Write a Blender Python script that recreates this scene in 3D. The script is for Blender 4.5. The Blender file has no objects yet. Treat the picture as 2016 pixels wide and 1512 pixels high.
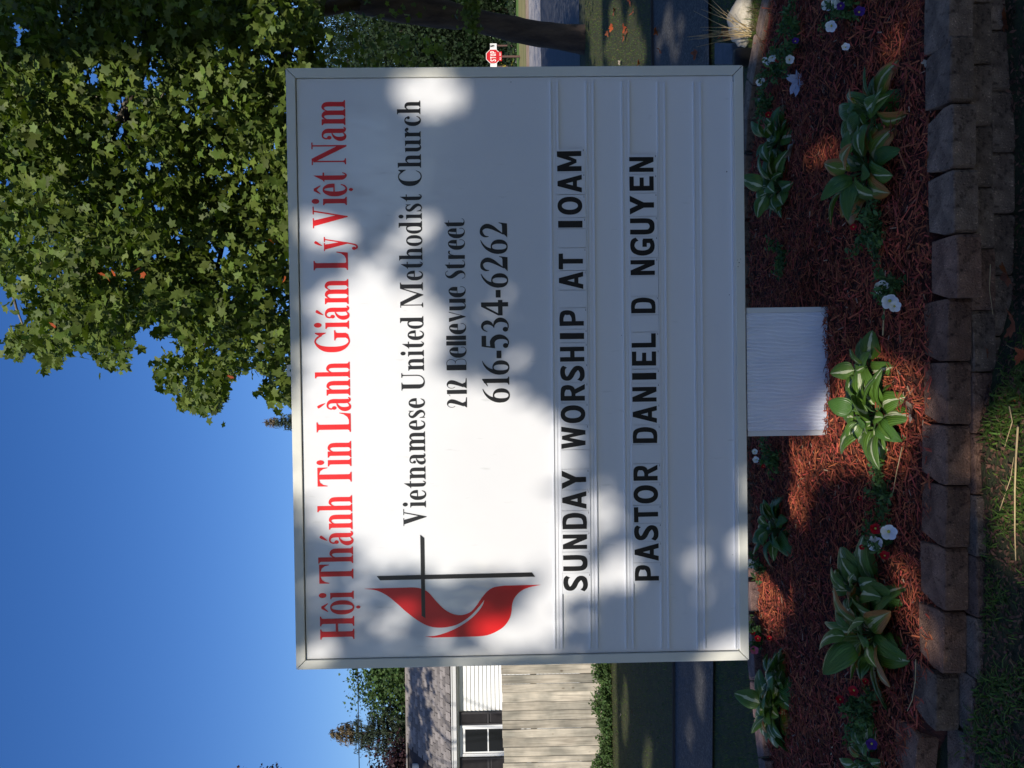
import bpy, bmesh, math, random
import numpy as np
from mathutils import Vector, Matrix
from mathutils.geometry import tessellate_polygon
random.seed(7); rng = np.random.default_rng(7)
R = math.radians
C = bpy.context.scene.collection
sc = bpy.context.scene

# ------------------------------------------------------------ camera (a portrait photograph stored on its side)
PITCH, ROLL, EYE, FPX = 0.0209687, -0.01439806, 1.6, 1689.0
CAM = Vector((0, 0, EYE))
_cp, _sp = math.cos(PITCH), math.sin(PITCH)
_d = Vector((0, _cp, -_sp)); _u = Vector((0, _sp, _cp)); _r = Vector((1, 0, 0))
_c, _s = math.cos(ROLL), math.sin(ROLL)
RIGHT = _c * _r + _s * _u; UP = -_s * _r + _c * _u; FWD = _d
camd = bpy.data.cameras.new('camera'); cam = bpy.data.objects.new('camera', camd); C.objects.link(cam)
m = Matrix((-UP, RIGHT, -FWD)).transposed().to_4x4(); m.translation = CAM
cam.matrix_world = m
camd.sensor_width = 36; camd.lens = FPX / 2016 * 36; camd.clip_start = 0.05; camd.clip_end = 1200
sc.camera = cam

# ------------------------------------------------------------ sky, sun, exposure
EL, AZ = 34.5, 13.0                    # sun is behind and to the left of the viewer
SUN = Vector((-math.sin(R(AZ)) * math.cos(R(EL)), -math.cos(R(AZ)) * math.cos(R(EL)), math.sin(R(EL))))
w = bpy.data.worlds.new('World'); sc.world = w; w.use_nodes = True
nt = w.node_tree; bg = nt.nodes['Background']
sky = nt.nodes.new('ShaderNodeTexSky'); sky.sky_type = 'NISHITA'; sky.sun_disc = False
sky.sun_elevation = R(EL); sky.sun_rotation = R(180 + AZ); sky.altitude = 300; sky.air_density = 1.0; sky.dust_density = 0.6; sky.ozone_density = 3.0
hs = nt.nodes.new('ShaderNodeHueSaturation'); hs.inputs['Saturation'].default_value = 1.30; hs.inputs['Hue'].default_value = .514
nt.links.new(sky.outputs[0], hs.inputs['Color']); nt.links.new(hs.outputs[0], bg.inputs[0]); bg.inputs[1].default_value = 0.096
sd = bpy.data.lights.new('sun', 'SUN'); sd.energy = 3.5; sd.angle = R(0.53); sd.color = (1.0, 0.93, 0.83)
so = bpy.data.objects.new('sun', sd); C.objects.link(so); so.rotation_euler = (-SUN).to_track_quat('-Z', 'Y').to_euler(); so.location = (-20, -30, 30)
sc.view_settings.view_transform = 'Standard'; sc.view_settings.look = 'None'
sc.view_settings.exposure = 0.42; sc.view_settings.gamma = 1.0

# ------------------------------------------------------------ measuring helpers: photograph pixel -> point in the place
def ray(px, py):
    X = (1512 - py - 756) / FPX; Y = -(px - 1008) / FPX
    return (FWD + X * RIGHT + Y * UP)
def on_z(px, py, z=0.0):
    d = ray(float(px), float(py)); return CAM + d * float((z - EYE) / d.z)
def on_y(px, py, y):
    d = ray(float(px), float(py)); return CAM + d * float(y / d.y)
def to_px(P):          # numpy (n,3) -> photo px
    Q = P - np.array(CAM); z = Q @ np.array(FWD)
    X = 756 + FPX * (Q @ np.array(RIGHT)) / z; Y = 1008 - FPX * (Q @ np.array(UP)) / z
    return Y, 1512 - X, z
SY = -0.01410359; SC = Vector((0.06763516, 3.49595708, EYE - 0.10595366)); SW, SH = 2.44, 1.85723
SE = Vector((math.cos(SY), math.sin(SY), 0)); SN = Vector((math.sin(SY), -math.cos(SY), 0))   # along, and out of the face
def on_sign(px, py):
    d = ray(px, py); t = (SC - CAM).dot(SN) / d.dot(SN); p = CAM + d * t - SC
    return p.dot(SE), p.z
K = 3.496 / FPX          # metres per pixel at the sign

# ------------------------------------------------------------ object helpers
def tag(o, label=None, cat=None, group=None, kind=None):
    if label: o['label'] = label
    if cat: o['category'] = cat
    if group: o['group'] = group
    if kind: o['kind'] = kind
    return o
def empty(name, loc=(0, 0, 0), rz=0.0):
    o = bpy.data.objects.new(name, None); C.objects.link(o); o.location = loc; o.rotation_euler = (0, 0, rz); o.empty_display_size = .1
    return o
def link(name, me, parent=None, loc=None, rot=None, scl=None):
    o = bpy.data.objects.new(name, me); C.objects.link(o)
    if parent: o.parent = parent
    if loc is not None: o.location = loc
    if rot is not None: o.rotation_euler = rot
    if scl is not None: o.scale = scl
    return o
def np_mesh(name, V, F, mats, smooth=False, midx=None, attr=None):
    """V (n,3), F (m,k) uniform polygons"""
    V = np.asarray(V, dtype=np.float32); F = np.asarray(F, dtype=np.int32); k = F.shape[1]
    me = bpy.data.meshes.new(name)
    me.vertices.add(len(V)); me.vertices.foreach_set('co', V.ravel())
    me.loops.add(F.size); me.loops.foreach_set('vertex_index', F.ravel())
    me.polygons.add(len(F)); me.polygons.foreach_set('loop_start', np.arange(0, F.size, k, dtype=np.int32))
    me.polygons.foreach_set('loop_total', np.full(len(F), k, dtype=np.int32))
    if midx is not None: me.polygons.foreach_set('material_index', np.asarray(midx, dtype=np.int32))
    if smooth: me.polygons.foreach_set('use_smooth', np.ones(len(F), dtype=bool))
    for mt in (mats if isinstance(mats, (list, tuple)) else [mats]): me.materials.append(mt)
    if attr:
        for an, av in attr.items():
            a = me.attributes.new(an, 'FLOAT', 'POINT'); a.data.foreach_set('value', np.asarray(av, dtype=np.float32).ravel())
    me.update(calc_edges=True); me.validate()
    return me
class MB:
    """collects shapes into one mesh"""
    def __init__(s): s.V = []; s.F = []; s.M = []
    def add(s, vs, fs, mi=0):
        b = len(s.V); s.V += [tuple(v) for v in vs]; s.F += [tuple(i + b for i in f) for f in fs]; s.M += [mi] * len(fs); return s
    def box(s, x0, x1, y0, y1, z0, z1, mi=0):
        v = [(x0,y0,z0),(x1,y0,z0),(x1,y1,z0),(x0,y1,z0),(x0,y0,z1),(x1,y0,z1),(x1,y1,z1),(x0,y1,z1)]
        return s.add(v, [(0,3,2,1),(4,5,6,7),(0,1,5,4),(1,2,6,5),(2,3,7,6),(3,0,4,7)], mi)
    def prism(s, poly, y0, y1, mi=0):            # poly in (x,z), extruded along y
        n = len(poly); a = sum(poly[i][0]*poly[(i+1)%n][1]-poly[(i+1)%n][0]*poly[i][1] for i in range(n))
        if a < 0: poly = poly[::-1]
        v = [(x, y0, z) for x, z in poly] + [(x, y1, z) for x, z in poly]
        tri = tessellate_polygon([[Vector((x, z, 0)) for x, z in poly]])
        fs = []
        for t in tri:
            p = [poly[i] for i in t]; ar = (p[1][0]-p[0][0])*(p[2][1]-p[0][1])-(p[2][0]-p[0][0])*(p[1][1]-p[0][1])
            if ar < 0: t = t[::-1]
            fs.append(tuple(t)); fs.append(tuple(i + n for i in t[::-1]))
        for i in range(n): j = (i + 1) % n; fs.append((j, i, i + n, j + n))
        return s.add(v, fs, mi)
    def zprism(s, poly, z0, z1, mi=0):           # poly in (x,y)
        n = len(poly); a = sum(poly[i][0]*poly[(i+1)%n][1]-poly[(i+1)%n][0]*poly[i][1] for i in range(n))
        if a < 0: poly = poly[::-1]
        v = [(x, y, z0) for x, y in poly] + [(x, y, z1) for x, y in poly]
        return s.add(v, [tuple(range(n))[::-1], tuple(range(n, 2*n))] + [(i, (i+1)%n, (i+1)%n+n, i+n) for i in range(n)], mi)
    def tube(s, pts, rads, n=6, mi=0, cap=True):
        pts = [Vector(p) for p in pts]; b = len(s.V); ref = Vector((0.31, 0.2, 1)).normalized()
        for i, p in enumerate(pts):
            t = (pts[min(i+1, len(pts)-1)] - pts[max(i-1, 0)]).normalized()
            if abs(t.dot(ref)) > .95: ref2 = Vector((1, 0, 0))
            else: ref2 = ref
            a = t.cross(ref2).normalized(); c = t.cross(a)
            for k in range(n):
                an = 2*math.pi*k/n; s.V.append(tuple(p + (a*math.cos(an) + c*math.sin(an)) * rads[i]))
        for i in range(len(pts)-1):
            for k in range(n):
                k2 = (k+1) % n; s.F.append((b+i*n+k, b+i*n+k2, b+(i+1)*n+k2, b+(i+1)*n+k)); s.M.append(mi)
        if cap:
            s.F.append(tuple(b+k for k in range(n))[::-1]); s.M.append(mi)
            e = b+(len(pts)-1)*n; s.F.append(tuple(e+k for k in range(n))); s.M.append(mi)
        return s
    def mesh(s, name, mats, smooth=False):
        me = bpy.data.meshes.new(name); me.from_pydata(s.V, [], s.F)
        for mt in (mats if isinstance(mats, (list, tuple)) else [mats]): me.materials.append(mt)
        me.polygons.foreach_set('material_index', s.M)
        if smooth: me.polygons.foreach_set('use_smooth', [True]*len(s.F))
        me.update(); return me
    def build(s, name, mats, parent=None, smooth=False, bevel=0, loc=None, rot=None):
        me = s.mesh(name, mats, smooth); o = link(name, me, parent, loc, rot)
        if bevel:
            md = o.modifiers.new('bevel', 'BEVEL'); md.width = bevel; md.segments = 2; md.limit_method = 'ANGLE'; md.angle_limit = R(40)
        return o

# ------------------------------------------------------------ materials
def mat(name, col, rough=.8, col2=None, scale=8.0, detail=6, bump=0.0, bscale=None, spec=.3, island=0.0, stops=(.35,.65), stretch=None, trans=0.0, coat=0.0, metal=0.0, third=None):
    m = bpy.data.materials.new(name); m.use_nodes = True; nt = m.node_tree; N = nt.nodes; L = nt.links
    b = N['Principled BSDF']; b.inputs['Roughness'].default_value = rough; b.inputs['Specular IOR Level'].default_value = spec
    b.inputs['Metallic'].default_value = metal; b.inputs['Coat Weight'].default_value = coat; b.inputs['Coat Roughness'].default_value = .05
    c4 = lambda c: (c[0], c[1], c[2], 1)
    tc = N.new('ShaderNodeTexCoord'); mp = N.new('ShaderNodeMapping'); L.new(tc.outputs['Object'], mp.inputs[0])
    if stretch: mp.inputs['Scale'].default_value = stretch
    col_out = None
    if col2 is not None:
        nz = N.new('ShaderNodeTexNoise'); nz.inputs['Scale'].default_value = scale; nz.inputs['Detail'].default_value = detail; nz.inputs['Roughness'].default_value = .65
        L.new(mp.outputs[0], nz.inputs['Vector'])
        cr = N.new('ShaderNodeValToRGB'); cr.color_ramp.elements[0].color = c4(col); cr.color_ramp.elements[1].color = c4(col2)
        cr.color_ramp.elements[0].position = stops[0]; cr.color_ramp.elements[1].position = stops[1]
        if third: e = cr.color_ramp.elements.new((stops[1]+1)/2); e.color = c4(third)
        L.new(nz.outputs[0], cr.inputs[0]); col_out = cr.outputs[0]
    if island:
        g = N.new('ShaderNodeNewGeometry'); hs = N.new('ShaderNodeHueSaturation')
        mr = N.new('ShaderNodeMapRange'); mr.inputs[3].default_value = 1-island; mr.inputs[4].default_value = 1+island
        L.new(g.outputs['Random Per Island'], mr.inputs[0]); L.new(mr.outputs[0], hs.inputs['Value'])
        mr2 = N.new('ShaderNodeMapRange'); mr2.inputs[3].default_value = .485; mr2.inputs[4].default_value = .515
        mu = N.new('ShaderNodeMath'); mu.operation = 'FRACT'; mm = N.new('ShaderNodeMath'); mm.operation = 'MULTIPLY'; mm.inputs[1].default_value = 7.31
        L.new(g.outputs['Random Per Island'], mm.inputs[0]); L.new(mm.outputs[0], mu.inputs[0]); L.new(mu.outputs[0], mr2.inputs[0]); L.new(mr2.outputs[0], hs.inputs['Hue'])
        if col_out: L.new(col_out, hs.inputs['Color'])
        else: hs.inputs['Color'].default_value = c4(col)
        col_out = hs.outputs[0]
    if col_out: L.new(col_out, b.inputs['Base Color'])
    else: b.inputs['Base Color'].default_value = c4(col)
    if bump:
        n2 = N.new('ShaderNodeTexNoise'); n2.inputs['Scale'].default_value = bscale or scale*3; n2.inputs['Detail'].default_value = 8
        L.new(mp.outputs[0], n2.inputs['Vector']); bp = N.new('ShaderNodeBump'); bp.inputs['Strength'].default_value = bump; bp.inputs['Distance'].default_value = .01
        L.new(n2.outputs[0], bp.inputs['Height']); L.new(bp.outputs[0], b.inputs['Normal'])
    if trans:
        tr = N.new('ShaderNodeBsdfTranslucent'); mx = N.new('ShaderNodeMixShader'); mx.inputs[0].default_value = trans
        if col_out:
            br = N.new('ShaderNodeMixRGB'); br.blend_type = 'MULTIPLY'; br.inputs[0].default_value = 1; br.inputs[2].default_value = (1.5, 1.7, .6, 1)
            L.new(col_out, br.inputs[1]); L.new(br.outputs[0], tr.inputs[0])
        else: tr.inputs[0].default_value = (min(1, col[0]*1.5), min(1, col[1]*1.7), col[2]*.6, 1)
        L.new(b.outputs[0], mx.inputs[1]); L.new(tr.outputs[0], mx.inputs[2]); L.new(mx.outputs[0], N['Material Output'].inputs[0])
    return m
M = {}
M['lawn_soil'] = mat('lawn_soil', (.030,.030,.015), .95, (.060,.068,.024), 11.0, 12, .9, 90, third=(.10,.075,.045))
M['blade'] = mat('grass_blade', (.085,.145,.022), .55, island=.5, trans=.25, spec=.25)
M['blade_dry'] = mat('grass_dry', (.16,.12,.05), .6, island=.4, trans=.2)
M['asphalt'] = mat('asphalt', (.04,.04,.042), .75, (.13,.125,.115), 60, 3, 1.0, 70, stops=(.45,.68), third=(.5,.46,.4))
M['road'] = mat('road_asphalt', (.045,.048,.055), .7, (.065,.066,.07), 2, 8, .3, 60)
M['concrete'] = mat('concrete', (.36,.33,.29), .9, (.46,.42,.37), 1.5, 8, .3, 40)
M['dirt'] = mat('dirt', (.30,.18,.10), .95, (.42,.32,.22), 1.2, 8, .4, 30)
M['verge'] = mat('verge_grass', (.16,.17,.05), .95, (.34,.28,.12), 1.0, 9, .5, 20, stretch=(.5,1,1))
M['lawn_far'] = mat('far_lawn_grass', (.09,.17,.03), .95, (.14,.24,.05), .25, 8, .5, 12)
M['mulch_soil'] = mat('mulch_soil', (.035,.012,.008), .95, (.10,.03,.018), 30, 8, 1.0, 90)
M['mulch'] = mat('mulch_chip', (.36,.088,.044), .8, island=.6, spec=.2)
M['mulch_dark'] = mat('mulch_chip_dark', (.12,.040,.026), .85, island=.5, spec=.2)
M['block'] = mat('wall_block', (.16,.082,.052), .95, (.27,.165,.115), 9, 10, .9, 160, stops=(.3,.7))
M['block_b'] = mat('wall_block_grey', (.15,.100,.068), .95, (.26,.19,.14), 12, 10, .9, 150, stops=(.3,.7))
M['block_c'] = mat('wall_block_pink', (.17,.11,.10), .92, (.26,.18,.165), 9, 10, .9, 160, stops=(.3,.7))
M['frame'] = mat('cream_metal', (.70,.69,.60), .32, (.74,.73,.65), 3, 5, .04, 200, spec=.5)
M['seam'] = mat('dark_seam', (.03,.03,.03), .8)
M['post'] = mat('pale_blue_paint', (.76,.80,.88), .6, (.80,.84,.90), 5, 8, .25, 250)
M['post_trim'] = mat('white_trim', (.70,.71,.68), .5)
M['rust'] = mat('brown_steel', (.05,.02,.015), .8, (.02,.01,.01), 30)
M['track'] = mat('clear_track', (.74,.75,.77), .12, spec=.6)
M['tile'] = mat('letter_tile', (.76,.77,.78), .15, spec=.55)
M['ink'] = mat('black_print', (.010,.010,.011), .35, spec=.35)
M['ink_soft'] = mat('charcoal_print', (.016,.015,.015), .3, spec=.4)
M['red'] = mat('red_print', (.80,.012,.014), .3, spec=.4)
M['bark'] = mat('bark', (.035,.025,.022), .9, (.09,.065,.05), 6, 9, 1.0, 30, stretch=(1,1,.25))
M['bark_pale'] = mat('pale_bark', (.10,.085,.065), .9, (.30,.26,.20), 3, 9, .8, 20, stretch=(1,1,.4))
M['leaf'] = mat('tree_leaf', (.095,.135,.024), .55, island=.5, trans=.25, spec=.28)
M['leaf_orange'] = mat('orange_leaf', (.50,.13,.03), .6, (.30,.07,.02), 20, island=.35, trans=.25)
M['leaf_shade'] = mat('shade_leaf', (.115,.135,.05), .5, island=.3, trans=.38)
M['leaf_fall'] = mat('fallen_leaf', (.30,.10,.035), .7, (.17,.06,.025), 25, 5, .3, 60, island=.3, trans=.12)
M['leaf_pale'] = mat('dried_pale_leaf', (.42,.36,.27), .8, (.30,.24,.18), 30, 5, .3, 60)
M['leaf_white'] = mat('bleached_leaf', (.52,.50,.55), .75, (.40,.38,.42), 30)
M['straw'] = mat('straw', (.55,.42,.22), .7, (.42,.30,.14), 20)
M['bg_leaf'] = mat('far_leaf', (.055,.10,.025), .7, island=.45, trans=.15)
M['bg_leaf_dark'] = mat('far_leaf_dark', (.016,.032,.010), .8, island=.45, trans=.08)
M['needle'] = mat('spruce_needle', (.045,.065,.035), .7, island=.45)
M['needle_tip'] = mat('spruce_cone_brown', (.15,.115,.06), .8, island=.4)
M['purple'] = mat('purple_leaf', (.035,.014,.016), .7, island=.5, trans=.1)
M['rock'] = mat('pale_rock', (.42,.37,.28), .95, (.60,.54,.42), 12, 8, .8, 60)
M['slate'] = mat('slate', (.07,.085,.10), .8, (.11,.12,.135), 12, 8, .5, 60)
M['red_sign'] = mat('sign_red', (.55,.008,.015), .35, spec=.5)
M['white_sign'] = mat('sign_white', (.80,.78,.72), .4)
M['brown_post'] = mat('brown_post', (.12,.065,.05), .7)
M['siding'] = mat('white_siding', (.80,.80,.76), .6, (.76,.76,.72), 6)
M['trimw'] = mat('white_house_trim', (.80,.80,.78), .5)
M['shutter'] = mat('dark_shutter', (.034,.031,.033), .6)
M['glass'] = mat('window_pane', (.006,.007,.010), .25, spec=.25)
M['shingle'] = mat('roof_shingle', (.17,.15,.135), .95, (.27,.245,.225), 5, 10, 1.0, 90)
def per_object(m, lo, hi):
    nt = m.node_tree; b = nt.nodes['Principled BSDF']; l = b.inputs['Base Color'].links[0]; src = l.from_socket
    oi = nt.nodes.new('ShaderNodeObjectInfo'); mr = nt.nodes.new('ShaderNodeMapRange'); mr.inputs[3].default_value = lo; mr.inputs[4].default_value = hi
    hs = nt.nodes.new('ShaderNodeHueSaturation'); nt.links.new(oi.outputs['Random'], mr.inputs[0]); nt.links.new(mr.outputs[0], hs.inputs['Value']); nt.links.new(src, hs.inputs['Color']); nt.links.new(hs.outputs[0], b.inputs['Base Color'])
def speckle(m, amt=1.0):
    nt = m.node_tree; b = nt.nodes['Principled BSDF']; src = b.inputs['Base Color'].links[0].from_socket
    tc = nt.nodes.new('ShaderNodeTexCoord')
    for scl, lo, hi, c0, c1 in ((170, .62, .74, (1,1,1,1), (2.6,2.5,2.4,1)), (60, .30, .44, (.45,.42,.4,1), (1,1,1,1)), (14, .35, .65, (.70,.68,.68,1), (1.15,1.1,1.05,1))):
        nz = nt.nodes.new('ShaderNodeTexNoise'); nz.inputs['Scale'].default_value = scl; nz.inputs['Detail'].default_value = 3; nt.links.new(tc.outputs['Object'], nz.inputs[0])
        cr = nt.nodes.new('ShaderNodeValToRGB'); e = cr.color_ramp.elements; e[0].position = lo; e[0].color = c0; e[1].position = hi; e[1].color = c1; nt.links.new(nz.outputs[0], cr.inputs[0])
        mx = nt.nodes.new('ShaderNodeMixRGB'); mx.blend_type = 'MULTIPLY'; mx.inputs[0].default_value = amt; nt.links.new(src, mx.inputs[1]); nt.links.new(cr.outputs[0], mx.inputs[2]); src = mx.outputs[0]
    nt.links.new(src, b.inputs['Base Color'])
for k_ in ('block','block_b','block_c'): speckle(M[k_])
per_object(M['shingle'], .65, 1.35)
for k_ in ('block','block_b','block_c'): per_object(M[k_], .8, 1.2)
M['roof_gap'] = mat('roof_gap_shade', (.045,.038,.036), .95)  # dark base colour draws shadow lines in the gaps between shingles
M['metalw'] = mat('gutter_metal', (.62,.62,.60), .5)
M['cable'] = mat('black_cable', (.01,.01,.01), .7)

def grad_panel():
    m = mat('white_acrylic', (.80,.80,.80), .12, spec=.55, col2=(.775,.78,.785), scale=2.2, detail=8, stops=(.4,.7)); nt = m.node_tree; N = nt.nodes; L = nt.links; b = N['Principled BSDF']
    tc = N.new('ShaderNodeTexCoord'); mp = N.new('ShaderNodeMapping'); mp.inputs['Scale'].default_value = (14, 1, 3.2); mp.inputs['Rotation'].default_value = (0, .5, 0); L.new(tc.outputs['Object'], mp.inputs[0])
    nz = N.new('ShaderNodeTexNoise'); nz.inputs['Scale'].default_value = 2.6; nz.inputs['Detail'].default_value = 10; L.new(mp.outputs[0], nz.inputs[0])
    cr = N.new('ShaderNodeValToRGB'); e = cr.color_ramp.elements; e[0].position = .66; e[0].color = (1,1,1,1); e[1].position = .80; e[1].color = (.80,.80,.78,1); L.new(nz.outputs[0], cr.inputs[0])
    src = b.inputs['Base Color'].links[0].from_socket; mx = N.new('ShaderNodeMixRGB'); mx.blend_type = 'MULTIPLY'; mx.inputs[0].default_value = 1; L.new(src, mx.inputs[1]); L.new(cr.outputs[0], mx.inputs[2]); L.new(mx.outputs[0], b.inputs['Base Color'])
    mr = N.new('ShaderNodeMapRange'); mr.inputs[1].default_value = .4; mr.inputs[2].default_value = .7; mr.inputs[3].default_value = .04; mr.inputs[4].default_value = .22; L.new(nz.outputs[0], mr.inputs[0]); L.new(mr.outputs[0], b.inputs['Roughness'])
    return m
M['panel'] = grad_panel()

def wood_mat():
    m = bpy.data.materials.new('weathered_board'); m.use_nodes = True; nt = m.node_tree; N = nt.nodes; L = nt.links; b = N['Principled BSDF']
    b.inputs['Roughness'].default_value = .9; b.inputs['Specular IOR Level'].default_value = .15
    tc = N.new('ShaderNodeTexCoord'); oi = N.new('ShaderNodeObjectInfo')
    ad = N.new('ShaderNodeVectorMath'); ad.operation = 'ADD'; L.new(tc.outputs['Object'], ad.inputs[0])
    cm = N.new('ShaderNodeCombineXYZ'); mu = N.new('ShaderNodeMath'); mu.operation = 'MULTIPLY'; mu.inputs[1].default_value = 37
    L.new(oi.outputs['Random'], mu.inputs[0]); L.new(mu.outputs[0], cm.inputs[0]); L.new(mu.outputs[0], cm.inputs[2]); L.new(cm.outputs[0], ad.inputs[1])
    mp = N.new('ShaderNodeMapping'); mp.inputs['Scale'].default_value = (28, 28, 1.6); L.new(ad.outputs[0], mp.inputs[0])
    n1 = N.new('ShaderNodeTexNoise'); n1.inputs['Scale'].default_value = 1; n1.inputs['Detail'].default_value = 8; n1.inputs['Distortion'].default_value = 1.2; L.new(mp.outputs[0], n1.inputs[0])
    cr = N.new('ShaderNodeValToRGB'); e = cr.color_ramp.elements; e[0].position = .3; e[0].color = (.36,.33,.28,1); e[1].position = .62; e[1].color = (.60,.56,.48,1)
    L.new(n1.outputs[0], cr.inputs[0])
    n2 = N.new('ShaderNodeTexNoise'); n2.inputs['Scale'].default_value = 2.2; n2.inputs['Detail'].default_value = 4; L.new(ad.outputs[0], n2.inputs[0])
    c2 = N.new('ShaderNodeValToRGB'); e = c2.color_ramp.elements; e[0].position = .38; e[0].color = (.55,.55,.52,1); e[1].position = .62; e[1].color = (1.05,1,.92,1); L.new(n2.outputs[0], c2.inputs[0])
    vo = N.new('ShaderNodeTexVoronoi'); vo.inputs['Scale'].default_value = 1; mp3 = N.new('ShaderNodeMapping'); mp3.inputs['Scale'].default_value = (7, 7, 3.6)
    L.new(ad.outputs[0], mp3.inputs[0]); L.new(mp3.outputs[0], vo.inputs['Vector'])
    c3 = N.new('ShaderNodeValToRGB'); e = c3.color_ramp.elements; e[0].position = .06; e[0].color = (.30,.22,.15,1); e[1].position = .13; e[1].color = (1,1,1,1); L.new(vo.outputs['Distance'], c3.inputs[0])
    m1 = N.new('ShaderNodeMixRGB'); m1.blend_type = 'MULTIPLY'; m1.inputs[0].default_value = 1; L.new(cr.outputs[0], m1.inputs[1]); L.new(c2.outputs[0], m1.inputs[2])
    m2 = N.new('ShaderNodeMixRGB'); m2.blend_type = 'MULTIPLY'; m2.inputs[0].default_value = .8; L.new(m1.outputs[0], m2.inputs[1]); L.new(c3.outputs[0], m2.inputs[2])
    L.new(m2.outputs[0], b.inputs['Base Color'])
    bp = N.new('ShaderNodeBump'); bp.inputs['Strength'].default_value = .4; bp.inputs['Distance'].default_value = .004; L.new(n1.outputs[0], bp.inputs['Height']); L.new(bp.outputs[0], b.inputs['Normal'])
    return m
M['wood'] = wood_mat(); per_object(M['wood'], .80, 1.12)

def hosta_mat(name, green, pale, edge=None, pale_w=.30):
    m = bpy.data.materials.new(name); m.use_nodes = True; nt = m.node_tree; N = nt.nodes; L = nt.links; b = N['Principled BSDF']
    b.inputs['Roughness'].default_value = .38; b.inputs['Specular IOR Level'].default_value = .45
    au = N.new('ShaderNodeAttribute'); au.attribute_name = 'across'; av = N.new('ShaderNodeAttribute'); av.attribute_name = 'along'
    oi = N.new('ShaderNodeObjectInfo'); tc = N.new('ShaderNodeTexCoord')
    cmb = N.new('ShaderNodeCombineXYZ'); L.new(au.outputs['Fac'], cmb.inputs[0]); L.new(av.outputs['Fac'], cmb.inputs[1]); L.new(oi.outputs['Random'], cmb.inputs[2])
    mp = N.new('ShaderNodeMapping'); mp.inputs['Scale'].default_value = (3.2, 2.6, 23); L.new(cmb.outputs[0], mp.inputs[0])
    nz = N.new('ShaderNodeTexNoise'); nz.inputs['Scale'].default_value = 1; nz.inputs['Detail'].default_value = 5; L.new(mp.outputs[0], nz.inputs[0])
    ab = N.new('ShaderNodeMath'); ab.operation = 'ABSOLUTE'; L.new(au.outputs['Fac'], ab.inputs[0])
    ma = N.new('ShaderNodeMath'); ma.operation = 'MULTIPLY_ADD'; ma.inputs[1].default_value = .9; L.new(nz.outputs[0], ma.inputs[0]); L.new(ab.outputs[0], ma.inputs[2])
    cr = N.new('ShaderNodeValToRGB'); e = cr.color_ramp.elements
    e[0].position = pale_w+.30; e[0].color = (*pale, 1); e[1].position = pale_w+.38; e[1].color = (*green, 1)
    sc_ = N.new('ShaderNodeMath'); sc_.operation = 'MULTIPLY'; sc_.inputs[1].default_value = 1.0; L.new(ma.outputs[0], sc_.inputs[0]); L.new(sc_.outputs[0], cr.inputs[0])
    out = cr.outputs[0]
    if edge:
        m3 = N.new('ShaderNodeMath'); m3.operation = 'ADD'; L.new(ab.outputs[0], m3.inputs[0]); L.new(av.outputs['Fac'], m3.inputs[1])
        m4 = N.new('ShaderNodeMath'); m4.operation = 'MULTIPLY_ADD'; m4.inputs[1].default_value = .8; L.new(nz.outputs[0], m4.inputs[0]); L.new(m3.outputs[0], m4.inputs[2])
        c5 = N.new('ShaderNodeValToRGB'); c5.color_ramp.elements[0].position = 1.35/2.8; c5.color_ramp.elements[1].position = 1.6/2.8
        m5 = N.new('ShaderNodeMath'); m5.operation = 'MULTIPLY'; m5.inputs[1].default_value = 1/2.8; L.new(m4.outputs[0], m5.inputs[0]); L.new(m5.outputs[0], c5.inputs[0])
        mx = N.new('ShaderNodeMixRGB'); L.new(c5.outputs[0], mx.inputs[0]); L.new(out, mx.inputs[1]); mx.inputs[2].default_value = (*edge, 1); out = mx.outputs[0]
    L.new(out, b.inputs['Base Color'])
    wv = N.new('ShaderNodeMath'); wv.operation = 'SINE'; m6 = N.new('ShaderNodeMath'); m6.operation = 'MULTIPLY'; m6.inputs[1].default_value = 34; L.new(au.outputs['Fac'], m6.inputs[0]); L.new(m6.outputs[0], wv.inputs[0])
    bp = N.new('ShaderNodeBump'); bp.inputs['Strength'].default_value = .35; bp.inputs['Distance'].default_value = .003; L.new(wv.outputs[0], bp.inputs['Height']); L.new(bp.outputs[0], b.inputs['Normal'])
    tr = N.new('ShaderNodeBsdfTranslucent'); L.new(out, tr.inputs[0]); ms = N.new('ShaderNodeMixShader'); ms.inputs[0].default_value = .22
    L.new(b.outputs[0], ms.inputs[1]); L.new(tr.outputs[0], ms.inputs[2]); L.new(ms.outputs[0], N['Material Output'].inputs[0])
    return m
M['hosta'] = hosta_mat('hosta_variegated', (.085,.17,.022), (.56,.60,.36), pale_w=.25)
M['hosta_green'] = hosta_mat('hosta_green', (.065,.15,.024), (.12,.24,.05), pale_w=.08)
M['hosta_yellow'] = hosta_mat('hosta_yellowing', (.14,.20,.02), (.48,.48,.25), edge=(.34,.15,.03), pale_w=.22)
M['petunia_leaf'] = mat('petunia_leaf', (.065,.13,.04), .6, island=.45, trans=.2)
M['petal_white'] = mat('white_petal', (.80,.82,.88), .6, trans=.25)
M['petal_red'] = mat('red_petal', (.36,.004,.012), .6, trans=.15)
M['petal_pink'] = mat('pink_petal', (.70,.16,.30), .6, trans=.15)
M['petal_purple'] = mat('purple_petal', (.06,.015,.18), .6, trans=.15)
M['throat'] = mat('flower_throat', (.45,.42,.08), .6)

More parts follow.
